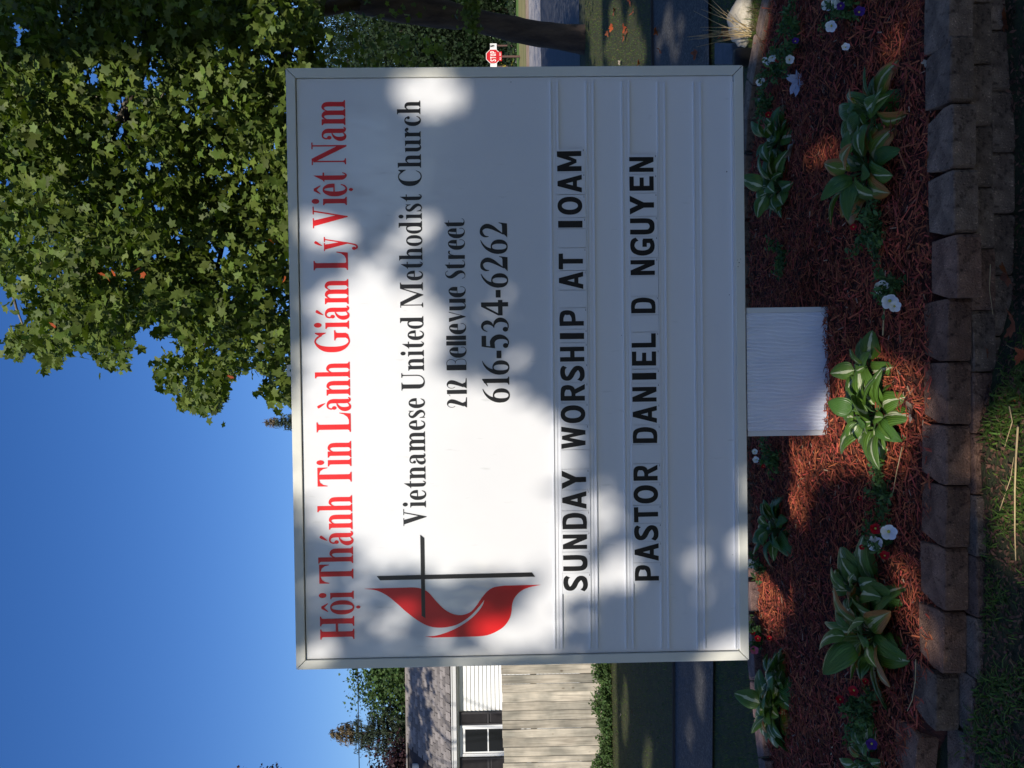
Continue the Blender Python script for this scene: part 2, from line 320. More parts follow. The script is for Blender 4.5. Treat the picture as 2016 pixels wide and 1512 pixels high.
# ------------------------------------------------------------ ground
BC = (0.0, 3.62)
def front_ground(x, y):        # lawn in front of the wall: it climbs to the left
    t = min(1, max(0, (0.28 - x) / .5)); t = t*t*(3-2*t)
    return 0.012 + 0.112*t + .012*math.sin(x*5.1+y*3) + .008*math.sin(y*9+x*2)
def ground_z(x, y):
    if y < 2.9: z = front_ground(x, y)
    elif y < 4.2: k = (y-2.9)/1.3; z = front_ground(x, y)*(1-k)
    else: z = 0.0
    return z + (0.010*math.sin(x*1.7)*math.sin(y*1.3) if y > 5 else 0) * min(1, max(0, (y-5)/3)) * (1 if y < 11 else 0)
def sheet(name, xs, ys, zf, m, kind='structure', parent=None):
    V = [(x, y, zf(x, y)) for y in ys for x in xs]; n = len(xs)
    F = [(j*n+i, j*n+i+1, (j+1)*n+i+1, (j+1)*n+i) for j in range(len(ys)-1) for i in range(n-1)]
    o = link(name, np_mesh(name, V, F, m, smooth=True), parent)
    if kind: o['kind'] = kind
    return o
xs = [-600,-200,-60,-30,-15,-9] + [x*.25-6 for x in range(0, 49)] + [9,15,30,60,200,600]
ys = [-300,-100,-40,-15,-6,-2,0] + [0.5+.12*k for k in range(0, 100)] + [13,15,20,30,60,120,300,700]
sheet('ground', xs, ys, ground_z, M['lawn_soil'])
def strip(name, pts, z, m):
    me = MB().add([(x, y, z) for x, y in pts], [tuple(range(len(pts)))]).mesh(name, m); o = link(name, me); o['kind'] = 'structure'; return o
PL = [on_z(1334,1512,0), on_z(1334,1310,0), on_z(1292,128,0), on_z(1290,0,0)]
PN = [on_z(1400,0,0), on_z(1402,128,0), on_z(1410,1310,0), on_z(1408,1512,0)]
ext = lambda a, b, k: (b + (b-a)*k)
path_pts = [ext(PL[1],PL[0],4)] + PL + [ext(PL[2],PL[3],4)] + [ext(PN[1],PN[0],4)] + PN + [ext(PN[2],PN[3],4)]
V = []; F = []
up = [path_pts[i] for i in range(6)]; dn = [path_pts[11-i] for i in range(6)]
xsmp = [up[0].x + (up[-1].x-up[0].x)*k/80 for k in range(81)]
def interp(ps, x):
    for a, b in zip(ps, ps[1:]):
        if min(a.x,b.x) <= x <= max(a.x,b.x): return a.y + (b.y-a.y)*(x-a.x)/(b.x-a.x)
    return ps[0].y if x < ps[0].x else ps[-1].y
for x in xsmp:
    for k in range(5):
        y = interp(up, x)*(1-k/4) + interp(dn, x)*k/4; V.append((x, y, 0.022))
F = [(5*i+k+1, 5*(i+1)+k+1, 5*(i+1)+k, 5*i+k) for i in range(80) for k in range(4)]
o = link('path', np_mesh('path', V, F, M['asphalt'])); o['kind'] = 'structure'
path_far = lambda x: interp(up, x); path_near = lambda x: interp(dn, x)
ed = MB()
for a, b in zip(xsmp, xsmp[1:]):
    y0, y1 = path_far(a), path_far(b); ed.add([(a,y0+.002,-.02),(b,y1+.002,-.02),(b,y1+.002,.045),(a,y0+.002,.045),(a,y0+.02,-.02),(b,y1+.02,-.02),(b,y1+.02,.045),(a,y0+.02,.045)], [(0,1,2,3),(3,2,6,7),(5,4,7,6)])
tag(ed.build('path_dark_line', M['seam']), kind='structure')  # thin dark line raised along the far edge of the path
# road and what lies beyond it
def band(name, px0, px1, z, m, x0=-120, x1=160, kink=0.0):
    y0 = 1.6*FPX/(px0-972.6); y1 = 1.6*FPX/(px1-972.6)
    return strip(name, [(x0, y0-kink*x0), (x1, y0-kink*x1), (x1, y1-kink*x1), (x0, y1-kink*x0)], z, m)
band('road', 1152, 1075, .006, M['road'])
band('pale_road_strip', 1075, 1052, .010, M['concrete'])  # pale strip along the far side of the road
band('dirt_shoulder', 1052, 1046, .014, M['dirt'])
band('verge', 1046, 1032, .018, M['verge'])
band('far_lawn', 1032, 992, .012, M['lawn_far'])
band('far_pavement', 1026.5, 1023, .022, M['concrete'])
band('far_road', 991.5, 988, .022, M['concrete'])
band('distant_lawn', 988, 979, .016, M['lawn_far'])

# ------------------------------------------------------------ flower bed surface
def bed_halfwidth(): return 2.75
def bed_back(x):
    P = [(-2.6,4.0),(-2.1,4.28),(-1.5,4.5),(-.6,4.62),(.4,4.62),(1.0,4.56),(1.5,4.44),(1.75,4.22),(2.0,3.96),(2.3,3.7),(2.6,3.3)]
    for a, b in zip(P, P[1:]):
        if a[0] <= x <= b[0]: return a[1]+(b[1]-a[1])*(x-a[0])/(b[0]-a[0])
    return P[0][1] if x < 0 else P[-1][1]
def bed_front(x):
    P = [(-2.6,3.4),(-1.6,2.99),(-1.28,2.92),(-1.1,2.78),(-.8,2.72),(0,2.70),(.8,2.70),(1.3,2.74),(2.0,2.9),(2.6,3.2)]
    for a, b in zip(P, P[1:]):
        if a[0] <= x <= b[0]: return a[1]+(b[1]-a[1])*(x-a[0])/(b[0]-a[0])
    return P[0][1] if x < 0 else P[-1][1]
def bed_z(x, y):
    return .195 + .035*math.exp(-((y-3.55)/.5)**2) + .010*math.sin(x*4+1)*math.sin(y*5) + .006*math.sin(x*13+y*7)
V = []; F = []; nx, ny = 90, 40
for i in range(nx+1):
    x = -2.6+5.2*i/nx; a, b = bed_front(x)-.06, bed_back(x)+.03
    for j in range(ny+1): y = a+(b-a)*j/ny; V.append((x, y, bed_z(x, y) if 0 < j < ny else .1))
F = [(i*(ny+1)+j, (i+1)*(ny+1)+j, (i+1)*(ny+1)+j+1, i*(ny+1)+j+1) for i in range(nx) for j in range(ny)]
tag(link('bed_soil', np_mesh('bed_soil', V, F, M['mulch_soil'], smooth=True)), kind='structure')

# ------------------------------------------------------------ retaining wall round the bed
wall = tag(empty('retaining_wall', (0, 2.7, 0)), 'low curved retaining wall of rough brown and grey concrete blocks around the red mulch bed', 'wall')
BH = .072
def block(p0, p1, z1, depth, taper, mname, h=BH, jit=.004, taper2=None):
    """p0,p1: front corners (x,y) left to right as seen from outside; depth inward"""
    a = Vector((p0[0], p0[1])); b = Vector((p1[0], p1[1])); e = (b-a).normalized(); n = Vector((-e.y, e.x)); L_ = (b-a).length
    r = .010
    poly = [a+e*r, b-e*r, b+n*r, b+n*depth*.32-e*.0, b+n*depth-e*(taper2 if taper2 is not None else taper), a+n*depth+e*taper, a+n*depth*.36, a+n*r]
    z0 = z1-h; c = (a+b)/2 + n*depth/2
    bm_ = bmesh.new(); rings = []
    for zz, ins in ((z0, 0), (z1-.0035, 0), (z1, .0035)):
        rings.append([bm_.verts.new((p.x-c.x - (p-c).normalized().x*ins + random.uniform(-jit,jit)*.3, p.y-c.y-(p-c).normalized().y*ins + random.uniform(-jit,jit)*.3, zz-z1 + (random.uniform(-.002,.002) if ins else 0))) for p in poly])
    k = len(poly)
    for r0, r1 in zip(rings, rings[1:]):
        for i in range(k): bm_.faces.new((r0[i], r0[(i+1)%k], r1[(i+1)%k], r1[i]))
    bm_.faces.new(rings[-1]); bm_.faces.new(rings[0][::-1])
    bmesh.ops.subdivide_edges(bm_, edges=[e_ for e_ in bm_.edges if e_.calc_length() > .03], cuts=3, use_grid_fill=True)
    sd_ = random.uniform(0, 50)
    for v in bm_.verts:
        q = v.co; s_n = .00035*math.sin(q.x*71+sd_)*math.cos(q.y*83+sd_*2)+.0004*math.sin(q.z*190+q.x*130+sd_); v.co = q + Vector((s_n, s_n*1.5, s_n*.8))
    me = bpy.data.meshes.new('block'); bm_.to_mesh(me); bm_.free(); me.materials.append(M[mname])
    return link('block', me, wall, (c.x - wall.location.x, c.y - wall.location.y, z1 - wall.location.z), (random.uniform(-.012,.012), random.uniform(-.012,.012), 0))
TOP = .215
fr = [(-60,86,1868),(68,200,1870),(203,330,1874),(333,458,1878),(460,585,1885),(588,711,1867),(714,836,1866),(839,956,1864),(959,1079,1863),(1082,1204,1861),(1208,1328,1857),(1330,1441,1843)]
cols = ['block_c','block_b','block_b','block_b','block','block','block','block','block','block','block','block_b']
for (ya, yb, xr), cn in zip(fr, cols):
    L0 = on_z(xr, yb, TOP); R0 = on_z(xr+(2 if ya < 300 else 0), ya, TOP)
    block((L0.x, L0.y), (R0.x, R0.y), TOP, .15, .024 if ya > 250 else .012, cn if cn != 'block_c' else 'block_b', taper2=.004 if ya > 250 else .028)
tl = on_z(1806, 1447, TOP); t2 = (tl.x-.19, tl.y+.035)
block(t2, (tl.x, tl.y), TOP, .14, .03, 'block'); block((t2[0]-.195, t2[1]+.05), (t2[0]-.004, t2[1]+.002), TOP, .14, .03, 'block_b'); block((t2[0]-.38, t2[1]+.12), (t2[0]-.2, t2[1]+.055), TOP, .14, .03, 'block')
for k in range(3): block((1.36+.19*k, 2.64+.03*k), (1.545+.19*k, 2.665+.03*k), TOP, .15, .028, 'block_b')
# two lower courses, half a block out of step
for course, off, xr, cnl in ((1, .09, 1917, ['block_b','block_b','block_b','block']), (2, .01, 1960, ['block_b','block_b'])):
    zt = TOP - BH*course - .003
    base = on_z(xr, 700, zt).y
    for k in range(16):
        x0 = 1.62 - .188*(k+1) + off; y0 = base + (.03 if x0 < -1.1 else 0) + random.uniform(-.004,.004)
        if x0 > -1.5: block((x0, y0), (x0+.184, y0+random.uniform(-.004,.004)), zt, .16, .02, random.choice(cnl), h=BH-.003)
# the far side of the ring, seen from inside
x = -2.5; prev = None
while x < 2.5:
    x2 = x + .17; a = (x2, bed_back(x2)+.13); b = (x, bed_back(x)+.13)
    block(a, b, TOP+.035, .12, .01, 'block_c' if x < -.9 else 'block_b', h=.25); x = x2 + .008

# ------------------------------------------------------------ lettering: outlines drawn stroke by stroke
def ell(cx, cy, rx, ry, n=28, p=2.0, ph=0):
    o = []
    for k in range(n):
        t = 2*math.pi*k/n+ph; c, s = math.cos(t), math.sin(t)
        o.append((cx+rx*math.copysign(abs(c)**(2/p), c), cy+ry*math.copysign(abs(s)**(2/p), s)))
    return o
def spl(pts, n=7):
    P = [pts[0]]+list(pts)+[pts[-1]]; out = []
    for i in range(1, len(P)-2):
        p0, p1, p2, p3 = P[i-1:i+3]
        for k in range(n):
            t = k/n
            out.append(tuple(.5*((2*b)+(c-a)*t+(2*a-5*b+4*c-d)*t*t+(-a+3*b-3*c+d)*t**3) for a, b, c, d in zip(p0, p1, p2, p3)))
    out.append(tuple(P[-2])); return out
def S_(*pts): return ('q', spl(pts))
def P_(*pts): return ('p', list(pts))
def B_(x0, y0, x1, y1): return ('p', [(x0,y0),(x1,y0),(x1,y1),(x0,y1)])
def D_(cx, cy, rx, ry=None): return ('p', ell(cx, cy, rx, ry or rx, 20))
def O_(cx, cy, rx, ry, ix, iy, p=2.15, q=2.5): return ('r', ell(cx, cy, rx, ry, 36, p), ell(cx, cy, ix, iy, 36, q))
def stem(x0, x1, y0, y1, b='lr', t='lr', e=.07, th=.034, br=.06):
    pt = []
    def corner(x, y, sx, sy):   # from outer tip towards the stem
        return [(x+sx*e, y), (x+sx*e, y+sy*th), (x+sx*e*.42, y+sy*(th+br*.14)), (x+sx*e*.14, y+sy*(th+br*.45)), (x, y+sy*(th+br))]
    pt += corner(x0, y0, -1, 1)[::-1] if 'l' in b else [(x0, y0)]
    pt += corner(x1, y0, 1, 1) if 'r' in b else [(x1, y0)]
    pt += corner(x1, y1, 1, -1)[::-1] if 'r' in t else [(x1, y1)]
    pt += corner(x0, y1, -1, -1) if 'l' in t else [(x0, y1)]
    return ('p', pt)
XH = .69
arch = lambda dx: S_((.16+dx,.50,.02),(.20+dx,.60,.035),(.27+dx,.652,.075),(.345+dx,.60,.12),(.368+dx,.49,.132),(.368+dx,.2,.132))
def acc(kind, cx, hi=.86):
    if kind == 'acute': return [S_((cx-.045,hi-.12,.015),(cx,hi-.03,.06),(cx+.06,hi+.07,.085),(cx+.075,hi+.1,.05))]
    if kind == 'grave': return [S_((cx+.045,hi-.12,.015),(cx,hi-.03,.06),(cx-.06,hi+.07,.085),(cx-.075,hi+.1,.05))]
    if kind == 'circ': return [P_((cx-.135,.755),(cx-.035,.955),(cx+.035,.955),(cx+.135,.755),(cx+.105,.76),(cx,.87),(cx-.105,.76))]
    if kind == 'dot': return [D_(cx, -.125, .045, .062)]
A_ = [S_((.105,.47,.05),(.075,.56,.045),(.11,.65,.045),(.19,.67,.055),(.27,.62,.10),(.305,.52,.128),(.305,.3,.128),(.308,.12,.125),(.335,.035,.09),(.38,.02,.05),(.42,.06,.025)),
      D_(.105,.475,.055,.065), S_((.265,.405,.02),(.18,.37,.05),(.10,.29,.09),(.068,.17,.125),(.095,.055,.11),(.17,.012,.06),(.25,.07,.03),(.275,.13,.02))]
E_ = [S_((.345,.17,.02),(.30,.06,.045),(.22,.008,.055),(.13,.06,.10),(.078,.2,.132),(.068,.345,.138),(.08,.49,.132),(.13,.63,.09),(.19,.675,.045),(.25,.64,.07),(.295,.54,.105),(.31,.42,.115),(.31,.375,.115)), B_(.11,.345,.367,.385)]
O1 = [O_(.21,.345,.21,.355,.082,.305)]
U_low = [P_((0,.655),(.055,.69),(.18,.69),(.18,.2),(.05,.2),(.05,.655)), S_((.115,.3,.13),(.118,.15,.13),(.16,.045,.10),(.23,.012,.05),(.30,.07,.03),(.33,.13,.02)), stem(.31,.44,0,XH,b='r',t='l')]
GL = {
 'H': (.70, [stem(.075,.235,0,1), stem(.465,.615,0,1), B_(.2,.475,.5,.545)]),
 'o': (.42, O1), 'ộ': (.42, O1+acc('circ',.21)+acc('dot',.21)),
 'i': (.225, [stem(.055,.185,0,XH,t='l',e=.055), D_(.115,.91,.073,.112)]),
 'T': (.56, [stem(.205,.355,0,.99,t=''), P_((0,1),(.56,1),(.56,.71),(.54,.71),(.515,.83),(.45,.92),(.36,.952),(.20,.952),(.11,.92),(.045,.83),(.02,.71),(0,.71))]),
 'h': (.485, [stem(.05,.18,0,1.02,e=.05,t='l'), arch(0), stem(.302,.434,0,.3,e=.05,t='')]),
 'á': (.44, A_+acc('acute',.20)), 'a': (.44, A_), 'à': (.44, A_+acc('grave',.20)),
 'n': (.485, [stem(.05,.18,0,XH,e=.05,t='l'), arch(0), stem(.302,.434,0,.3,e=.05,t='')]),
 'm': (.74, [stem(.05,.18,0,XH,e=.05,t='l'), arch(0), arch(.255), stem(.302,.434,0,.3,e=.05,t=''), stem(.557,.689,0,.3,e=.05,t='')]),
 'L': (.58, [stem(.07,.225,0,1), P_((.15,0),(.55,0),(.58,.33),(.56,.33),(.525,.2),(.45,.1),(.36,.055),(.15,.05))]),
 'G': (.66, [S_((.50,.80,.03),(.455,.90,.05),(.37,.985,.045),(.28,.985,.05),(.17,.88,.10),(.10,.71,.155),(.083,.5,.168),(.10,.29,.155),(.17,.12,.10),(.28,.015,.05),(.38,.012,.05),(.47,.06,.05),(.49,.14,.05)), P_((.56,1),(.585,1),(.585,.68),(.565,.68),(.49,.83),(.49,.88)), stem(.43,.575,.09,.44,b='',t='lr',e=.08), P_((.43,.10),(.575,.10),(.53,.03),(.42,.0),(.38,.03))]),
 'ý': (.43, []), 'V': (.63, [P_((.055,.98),(.225,.98),(.385,.26),(.345,-.02),(.32,-.02)), P_((.475,.98),(.515,.98),(.345,-.02),(.33,.14)), B_(0,.966,.29,1), B_(.405,.966,.63,1)]),
 'e': (.37, E_), 'ệ': (.37, E_+acc('circ',.19)+acc('dot',.19)),
 't': (.29, [S_((.135,.66,.13),(.135,.2,.13),(.15,.085,.115),(.20,.012,.055),(.25,.045,.035),(.28,.12,.02)), P_((0,.64),(.06,.69),(.20,.96),(.20,.64)), B_(.19,.645,.285,.69)]),
 'N': (.67, [stem(.085,.125,0,.95,e=.07,t=''), P_((.0,1),(.19,1),(.59,.20),(.59,-.02),(.55,-.02),(.11,.88),(.11,.966),(0,.966)), P_((.55,-.02),(.59,-.02),(.59,.98),(.55,.98)), B_(.47,.966,.67,1)]),
 'U': (.70, [stem(.075,.235,.25,1,b=''), S_((.155,.35,.16),(.158,.2,.155),(.21,.06,.11),(.34,.0,.05),(.47,.05,.045),(.555,.18,.04),(.575,.35,.04)), stem(.555,.595,.3,1,b='')]),
 'd': (.49, [O_(.20,.345,.20,.355,.078,.305), stem(.29,.42,0,1.02,b='r',t='l',e=.06)]),
 's': (.34, [S_((.275,.53,.02),(.245,.63,.04),(.165,.685,.045),(.085,.63,.075),(.07,.52,.10),(.13,.42,.13),(.22,.31,.14),(.275,.18,.11),(.25,.06,.07),(.165,.005,.045),(.08,.055,.035),(.045,.15,.02)), P_((.275,.70),(.295,.70),(.295,.48),(.275,.48),(.25,.58)), P_((.03,-.01),(.05,-.01),(.075,.1),(.05,.22),(.03,.22))]),
 'M': (.98, [stem(.075,.115,0,.98,t=''), P_((0,1),(.215,1),(.545,.20),(.47,-.02),(.10,.90),(.10,.966),(0,.966)), P_((.72,1),(.76,1),(.49,-.02),(.46,-.02),(.50,.20)), stem(.72,.88,0,1,t='r')]),
 'C': (.60, [S_((.545,.22,.02),(.49,.09,.035),(.40,.015,.05),(.28,.015,.05),(.17,.12,.10),(.10,.29,.155),(.083,.5,.168),(.10,.71,.155),(.17,.88,.10),(.28,.985,.05),(.38,.985,.045),(.46,.91,.05),(.51,.80,.03)), P_((.555,1),(.58,1),(.58,.68),(.56,.68),(.49,.83),(.49,.88))]),
 'c': (.37, [S_((.345,.17,.02),(.30,.06,.045),(.22,.008,.055),(.13,.06,.10),(.078,.2,.132),(.068,.345,.138),(.08,.49,.132),(.13,.63,.09),(.20,.68,.045),(.28,.64,.05),(.30,.56,.05)), D_(.295,.53,.055,.065)]),
 'u': (.49, U_low), 'r': (.37, [stem(.05,.18,0,XH,e=.05,t='l'), S_((.16,.46,.02),(.20,.59,.035),(.26,.66,.06),(.31,.64,.06)), D_(.305,.595,.055,.07)]),
 # heavy figures of the telephone number
 '6': (.53, [O_(.27,.30,.265,.315,.108,.265), S_((.52,.985,.02),(.37,.91,.06),(.22,.77,.10),(.12,.57,.15),(.082,.38,.165),(.09,.25,.15))]),
 '1': (.36, [stem(.13,.29,0,.94,t=''), P_((.0,.80),(.02,.79),(.13,.84),(.29,.9),(.29,1.0),(.24,.995))]),
 '5': (.53, [P_((.07,1),(.47,1),(.47,.83),(.10,.83)), P_((.07,1),(.115,.98),(.055,.52),(.0,.50)), P_((.0,.50),(.05,.68),(.2,.69),(.2,.52)), S_((.12,.60,.17),(.26,.60,.18),(.38,.50,.18),(.43,.34,.175),(.40,.17,.13),(.31,.04,.06),(.2,.01,.045),(.13,.03,.04)), D_(.10,.115,.09,.10)]),
 '3': (.54, [S_((.02,.78,.02),(.08,.91,.05),(.19,.97,.08),(.31,.92,.13),(.36,.79,.155),(.32,.66,.12),(.23,.57,.05),(.16,.535,.02)), S_((.16,.535,.02),(.27,.53,.06),(.39,.46,.13),(.455,.32,.165),(.42,.15,.13),(.32,.035,.06),(.2,.01,.045),(.13,.03,.04)), D_(.10,.115,.09,.10)]),
 '4': (.58, [B_(.33,0,.49,1), P_((.33,1),(.42,1),(.08,.37),(.0,.37)), B_(0,.21,.575,.375)]),
 '2': (.57, [S_((.04,.68,.02),(.05,.82,.07),(.14,.93,.12),(.27,.955,.10),(.38,.88,.14),(.43,.74,.17),(.38,.56,.15),(.26,.36,.09),(.12,.14,.03)), P_((0,0),(.52,0),(.565,.31),(.545,.315),(.50,.21),(.43,.19),(.15,.185),(.10,.1))]),
 '-': (.30, [B_(.01,.275,.29,.455)]),
}
GL['ý'] = (.43, [P_((.03,.67),(.19,.67),(.27,.20),(.245,.0),(.215,.0)), P_((.335,.67),(.37,.67),(.25,-.03),(.225,.08)), B_(-.01,.658,.24,.69), B_(.275,.658,.43,.69), S_((.24,.03,.04),(.205,-.13,.04),(.165,-.24,.05),(.10,-.275,.05),(.05,-.23,.04)), D_(.065,-.185,.05,.06)]+acc('acute',.20))
# light, thick-and-hairline set of the street line
th = .026
GZ = {
 '2': (.50, [S_((.07,.60,th),(.02,.70,th),(.03,.86,th),(.12,.97,.035),(.24,.95,.11),(.31,.82,.19),(.29,.64,.2),(.22,.42,.17),(.12,.14,.14)), P_((0,0),(.5,0),(.5,.035),(.3,.07),(.22,.25),(.06,.12))]),
 '1': (.30, [B_(.10,0,.30,1.0), P_((0,.86),(.0,.83),(.10,.91),(.3,1),(.22,1))]),
 'B': (.56, [B_(0,0,.27,1), S_((.2,.985,th),(.42,.98,th),(.52,.88,th),(.54,.76,th),(.50,.63,th),(.40,.55,th),(.34,.57,th)), S_((.40,.55,th),(.48,.52,th),(.54,.40,th),(.56,.26,th),(.53,.1,th),(.42,.015,th),(.2,.015,th))]),
 'e': (.55, [S_((.53,.26,th),(.53,.12,th),(.44,.02,th),(.33,.01,.05),(.20,.08,.12),(.12,.24,.2),(.11,.42,.22),(.13,.58,.2),(.20,.74,.12),(.30,.82,.045),(.39,.79,.09),(.43,.66,.18),(.43,.50,.2),(.43,.42,.2)), B_(.2,.40,.53,.43)]),
 'l': (.21, [B_(0,0,.21,1)]),
 'v': (.52, [P_((0,.85),(.20,.85),(.34,.2),(.27,0),(.25,0)), P_((.48,.85),(.52,.85),(.29,.02),(.27,.02))]),
 'u': (.58, [B_(.38,0,.58,.82), S_((.10,.82,.2),(.10,.3,.2),(.13,.1,.16),(.2,.02,.06),(.3,.03,.04),(.37,.12,.03),(.4,.2,.02))]),
 'S': (.48, [S_((.44,.86,th),(.37,.965,th),(.25,.985,.03),(.13,.88,.1),(.11,.72,.17),(.21,.55,.21),(.33,.40,.21),(.385,.22,.16),(.33,.07,.08),(.2,.01,.03),(.08,.04,th),(.02,.15,th))]),
 't': (.46, [S_((.13,.9,.2),(.13,.2,.2),(.17,.06,.12),(.27,.015,.04),(.38,.04,th),(.44,.13,th)), P_((.03,.85),(.03,.80),(.23,.80),(.23,1.02)), B_(0,.78,.34,.815)]),
 'r': (.42, [B_(0,0,.2,.84), S_((.19,.55,th),(.24,.72,.035),(.33,.81,.06),(.41,.79,.07),(.40,.75,.03))]),
}
# plain capitals of the movable letters (unit box 1 x 1, stroke w)
w_ = .27
GS = {
 'S': (1, [S_((.93,.80,.20),(.80,.885,.20),(.5,.905,.20),(.23,.83,.24),(.17,.70,.27),(.30,.58,.24),(.62,.46,.23),(.84,.31,.27),(.78,.17,.25),(.5,.095,.20),(.22,.115,.20),(.04,.22,.20))]),
 'U': (1, [S_((.15,1,.30),(.15,.33,.30),(.25,.15,.26),(.5,.09,.20),(.75,.15,.26),(.85,.33,.30),(.85,1,.30))]),
 'N': (1, [B_(0,0,.28,1), B_(.72,0,1,1), P_((0,1),(.32,1),(1,0),(.68,0))]),
 'D': (1, [B_(0,0,.30,1), S_((.15,.92,.16),(.5,.92,.17),(.76,.82,.25),(.85,.5,.30),(.76,.18,.25),(.5,.08,.17),(.15,.08,.16))]),
 'A': (1, [P_((0,0),(.27,0),(.62,1),(.36,1)), P_((.73,0),(1,0),(.64,1),(.38,1)), B_(.2,.2,.8,.37)]),
 'Y': (1, [B_(.36,0,.64,.5), P_((0,1),(.31,1),(.64,.42),(.36,.42)), P_((.69,1),(1,1),(.64,.42),(.36,.42))]),
 'W': (1, [P_((0,1),(.22,1),(.37,0),(.17,0)), P_((.17,0),(.35,0),(.57,.97),(.42,.97)), P_((.43,.97),(.58,.97),(.83,0),(.65,0)), P_((.63,0),(.83,0),(1,1),(.78,1))]),
 'O': (1, [O_(.5,.5,.5,.51,.225,.33,2.2,2.1)]),
 'R': (1, [B_(0,0,.29,1), S_((.15,.915,.17),(.5,.915,.17),(.76,.85,.24),(.80,.70,.28),(.74,.55,.24),(.5,.475,.17),(.15,.475,.17)), P_((.36,.46),(.66,.46),(1,0),(.69,0))]),
 'H': (1, [B_(0,0,.30,1), B_(.70,0,1,1), B_(.25,.40,.75,.58)]),
 'I': (1, [B_(0,0,1,1)]),
 'P': (1, [B_(0,0,.29,1), S_((.15,.915,.17),(.5,.915,.17),(.80,.84,.24),(.84,.67,.30),(.78,.50,.24),(.5,.42,.17),(.15,.42,.17))]),
 'T': (1, [B_(0,.82,1,1), B_(.36,0,.66,.86)]),
 'M': (1, [B_(0,0,.25,1), B_(.75,0,1,1), P_((0,1),(.27,1),(.58,.2),(.42,.2)), P_((.73,1),(1,1),(.58,.2),(.42,.2))]),
 'E': (1, [B_(0,0,.34,1), B_(.3,.82,1,1), B_(.3,.41,.92,.58), B_(.3,0,1,.18)]),
 'L': (1, [B_(0,0,.33,1), B_(.3,0,1,.19)]),
 'G': (1, [S_((.95,.72,.22),(.84,.86,.22),(.55,.915,.18),(.25,.80,.26),(.14,.5,.30),(.25,.2,.26),(.55,.085,.18),(.86,.14,.2)), B_(.72,.08,.98,.48), B_(.5,.32,.9,.5)]),
}
def put_glyph(mb, prims, f, h0, step):
    """f maps glyph x,y -> (u,w) on the board; each stroke lies a hair above the one before"""
    h = h0
    for pr in prims:
        h += step
        if pr[0] == 'p':
            pts = [f(*p) for p in pr[1]]
            for t in tessellate_polygon([[Vector((a, b, 0)) for a, b in pts]]):
                q = [pts[i] for i in t]; ar = (q[1][0]-q[0][0])*(q[2][1]-q[0][1])-(q[2][0]-q[0][0])*(q[1][1]-q[0][1])
                if ar < 0: q = q[::-1]
                mb.add([(a, -h, b) for a, b in q], [(0,1,2)])
        elif pr[0] == 'r':
            o = [f(*p) for p in pr[1]]; i_ = [f(*p) for p in pr[2]]; n = len(o)
            mb.add([(a, -h, b) for a, b in o+i_], [(k, (k+1)%n, n+(k+1)%n, n+k) for k in range(n)])
        else:
            q = pr[1]; L_ = []; R_ = []
            for k, (x, y, ww) in enumerate(q):
                a = q[max(k-1,0)]; b = q[min(k+1,len(q)-1)]; dx, dy = b[0]-a[0], b[1]-a[1]; l = math.hypot(dx, dy) or 1
                nx_, ny_ = -dy/l*ww/2, dx/l*ww/2; L_.append(f(x+nx_, y+ny_)); R_.append(f(x-nx_, y-ny_))
            n = len(q); vs = [(a, -h, b) for a, b in L_+R_]
            mb.add(vs, [(k, n+k, n+k+1, k+1) for k in range(n-1)])
def word(mb, text, G, s, e, capx, gap=.035, step=.00003):
    """s,e: photo pixels of the baseline start and end"""
    (u0, w0), (u1, w1) = on_sign(*s), on_sign(*e); cap = capx*K
    tot = sum(G[c][0] for c in text) + gap*(len(text)-1)
    k = (u1-u0)/tot; sl = (w1-w0)/(u1-u0); x = 0
    for c in text:
        put_glyph(mb, G[c][1], lambda gx, gy, x=x: (u0+(x+gx)*k, w0+(x+gx)*k*sl+gy*cap), .0015, step); x += G[c][0]+gap

# ------------------------------------------------------------ the sign
FW = .0385
sign = tag(empty('letter_board_sign', (SC.x, SC.y, .20), SY), 'large white church letter board in a cream frame on a short pale blue post', 'sign')
cz = SC.z - .20; x0, x1, z0, z1 = -SW/2, SW/2, cz-SH/2, cz+SH/2
def sg(o): return o
for poly in ([(x0,z1),(x1,z1),(x1-FW,z1-FW),(x0+FW,z1-FW)], [(x0,z0),(x1,z0),(x1-FW,z0+FW),(x0+FW,z0+FW)]):
    g = .0006; MB().prism([(a+(g if a < 0 else -g)*1.6, b) for a, b in poly], 0, .026).build('frame_rail', M['frame'], sign, bevel=.0025)
for poly in ([(x0,z0),(x0,z1),(x0+FW,z1-FW),(x0+FW,z0+FW)], [(x1,z0),(x1,z1),(x1-FW,z1-FW),(x1-FW,z0+FW)]):
    MB().prism([(a, b+(.0014 if b < cz else -.0014)) for a, b in poly], 0, .026).build('frame_rail', M['frame'], sign, bevel=.0025)
MB().box(x0+.003, x1-.003, .028, .24, z0+.003, z1-.003).build('cabinet', M['frame'], sign)
MB().box(x0+FW-.004, x1-FW+.004, .0275, .0277, z0+FW-.004, z1-FW+.004).build('seam_gasket', M['seam'], sign)
PD = .010      # face of the panel lies this far behind the frame
MB().box(x0+FW+.0025, x1-FW-.0025, PD, .026, z0+FW+.0025, z1-FW-.0025).build('face_panel', M['panel'], sign)
def face(mb, name, m, label=None):
    me = mb.mesh(name, m); o = link(name, me, sign, (0, PD, cz)); 
    if label: o['label'] = label
    return o
L1 = [('Hội',1259.5,1165),('Thánh',1149,975.5),('Tin',957.5,868.5),('Lành',850.5,712),('Giám',693,549),('Lý',531,465.5),('Việt',448,338),('Nam',323.5,195.8)]
bl = lambda y: 697.3 - (1259.5-y)*(18.8/1063.7)
def words(lst, G, cap, gap, m, say):
    for t, a, b in lst: mb = MB(); word(mb, t, G, (bl(a), a), (bl(b), b), cap, gap); face(mb, 'printed_word', m, say+' reading '+t)
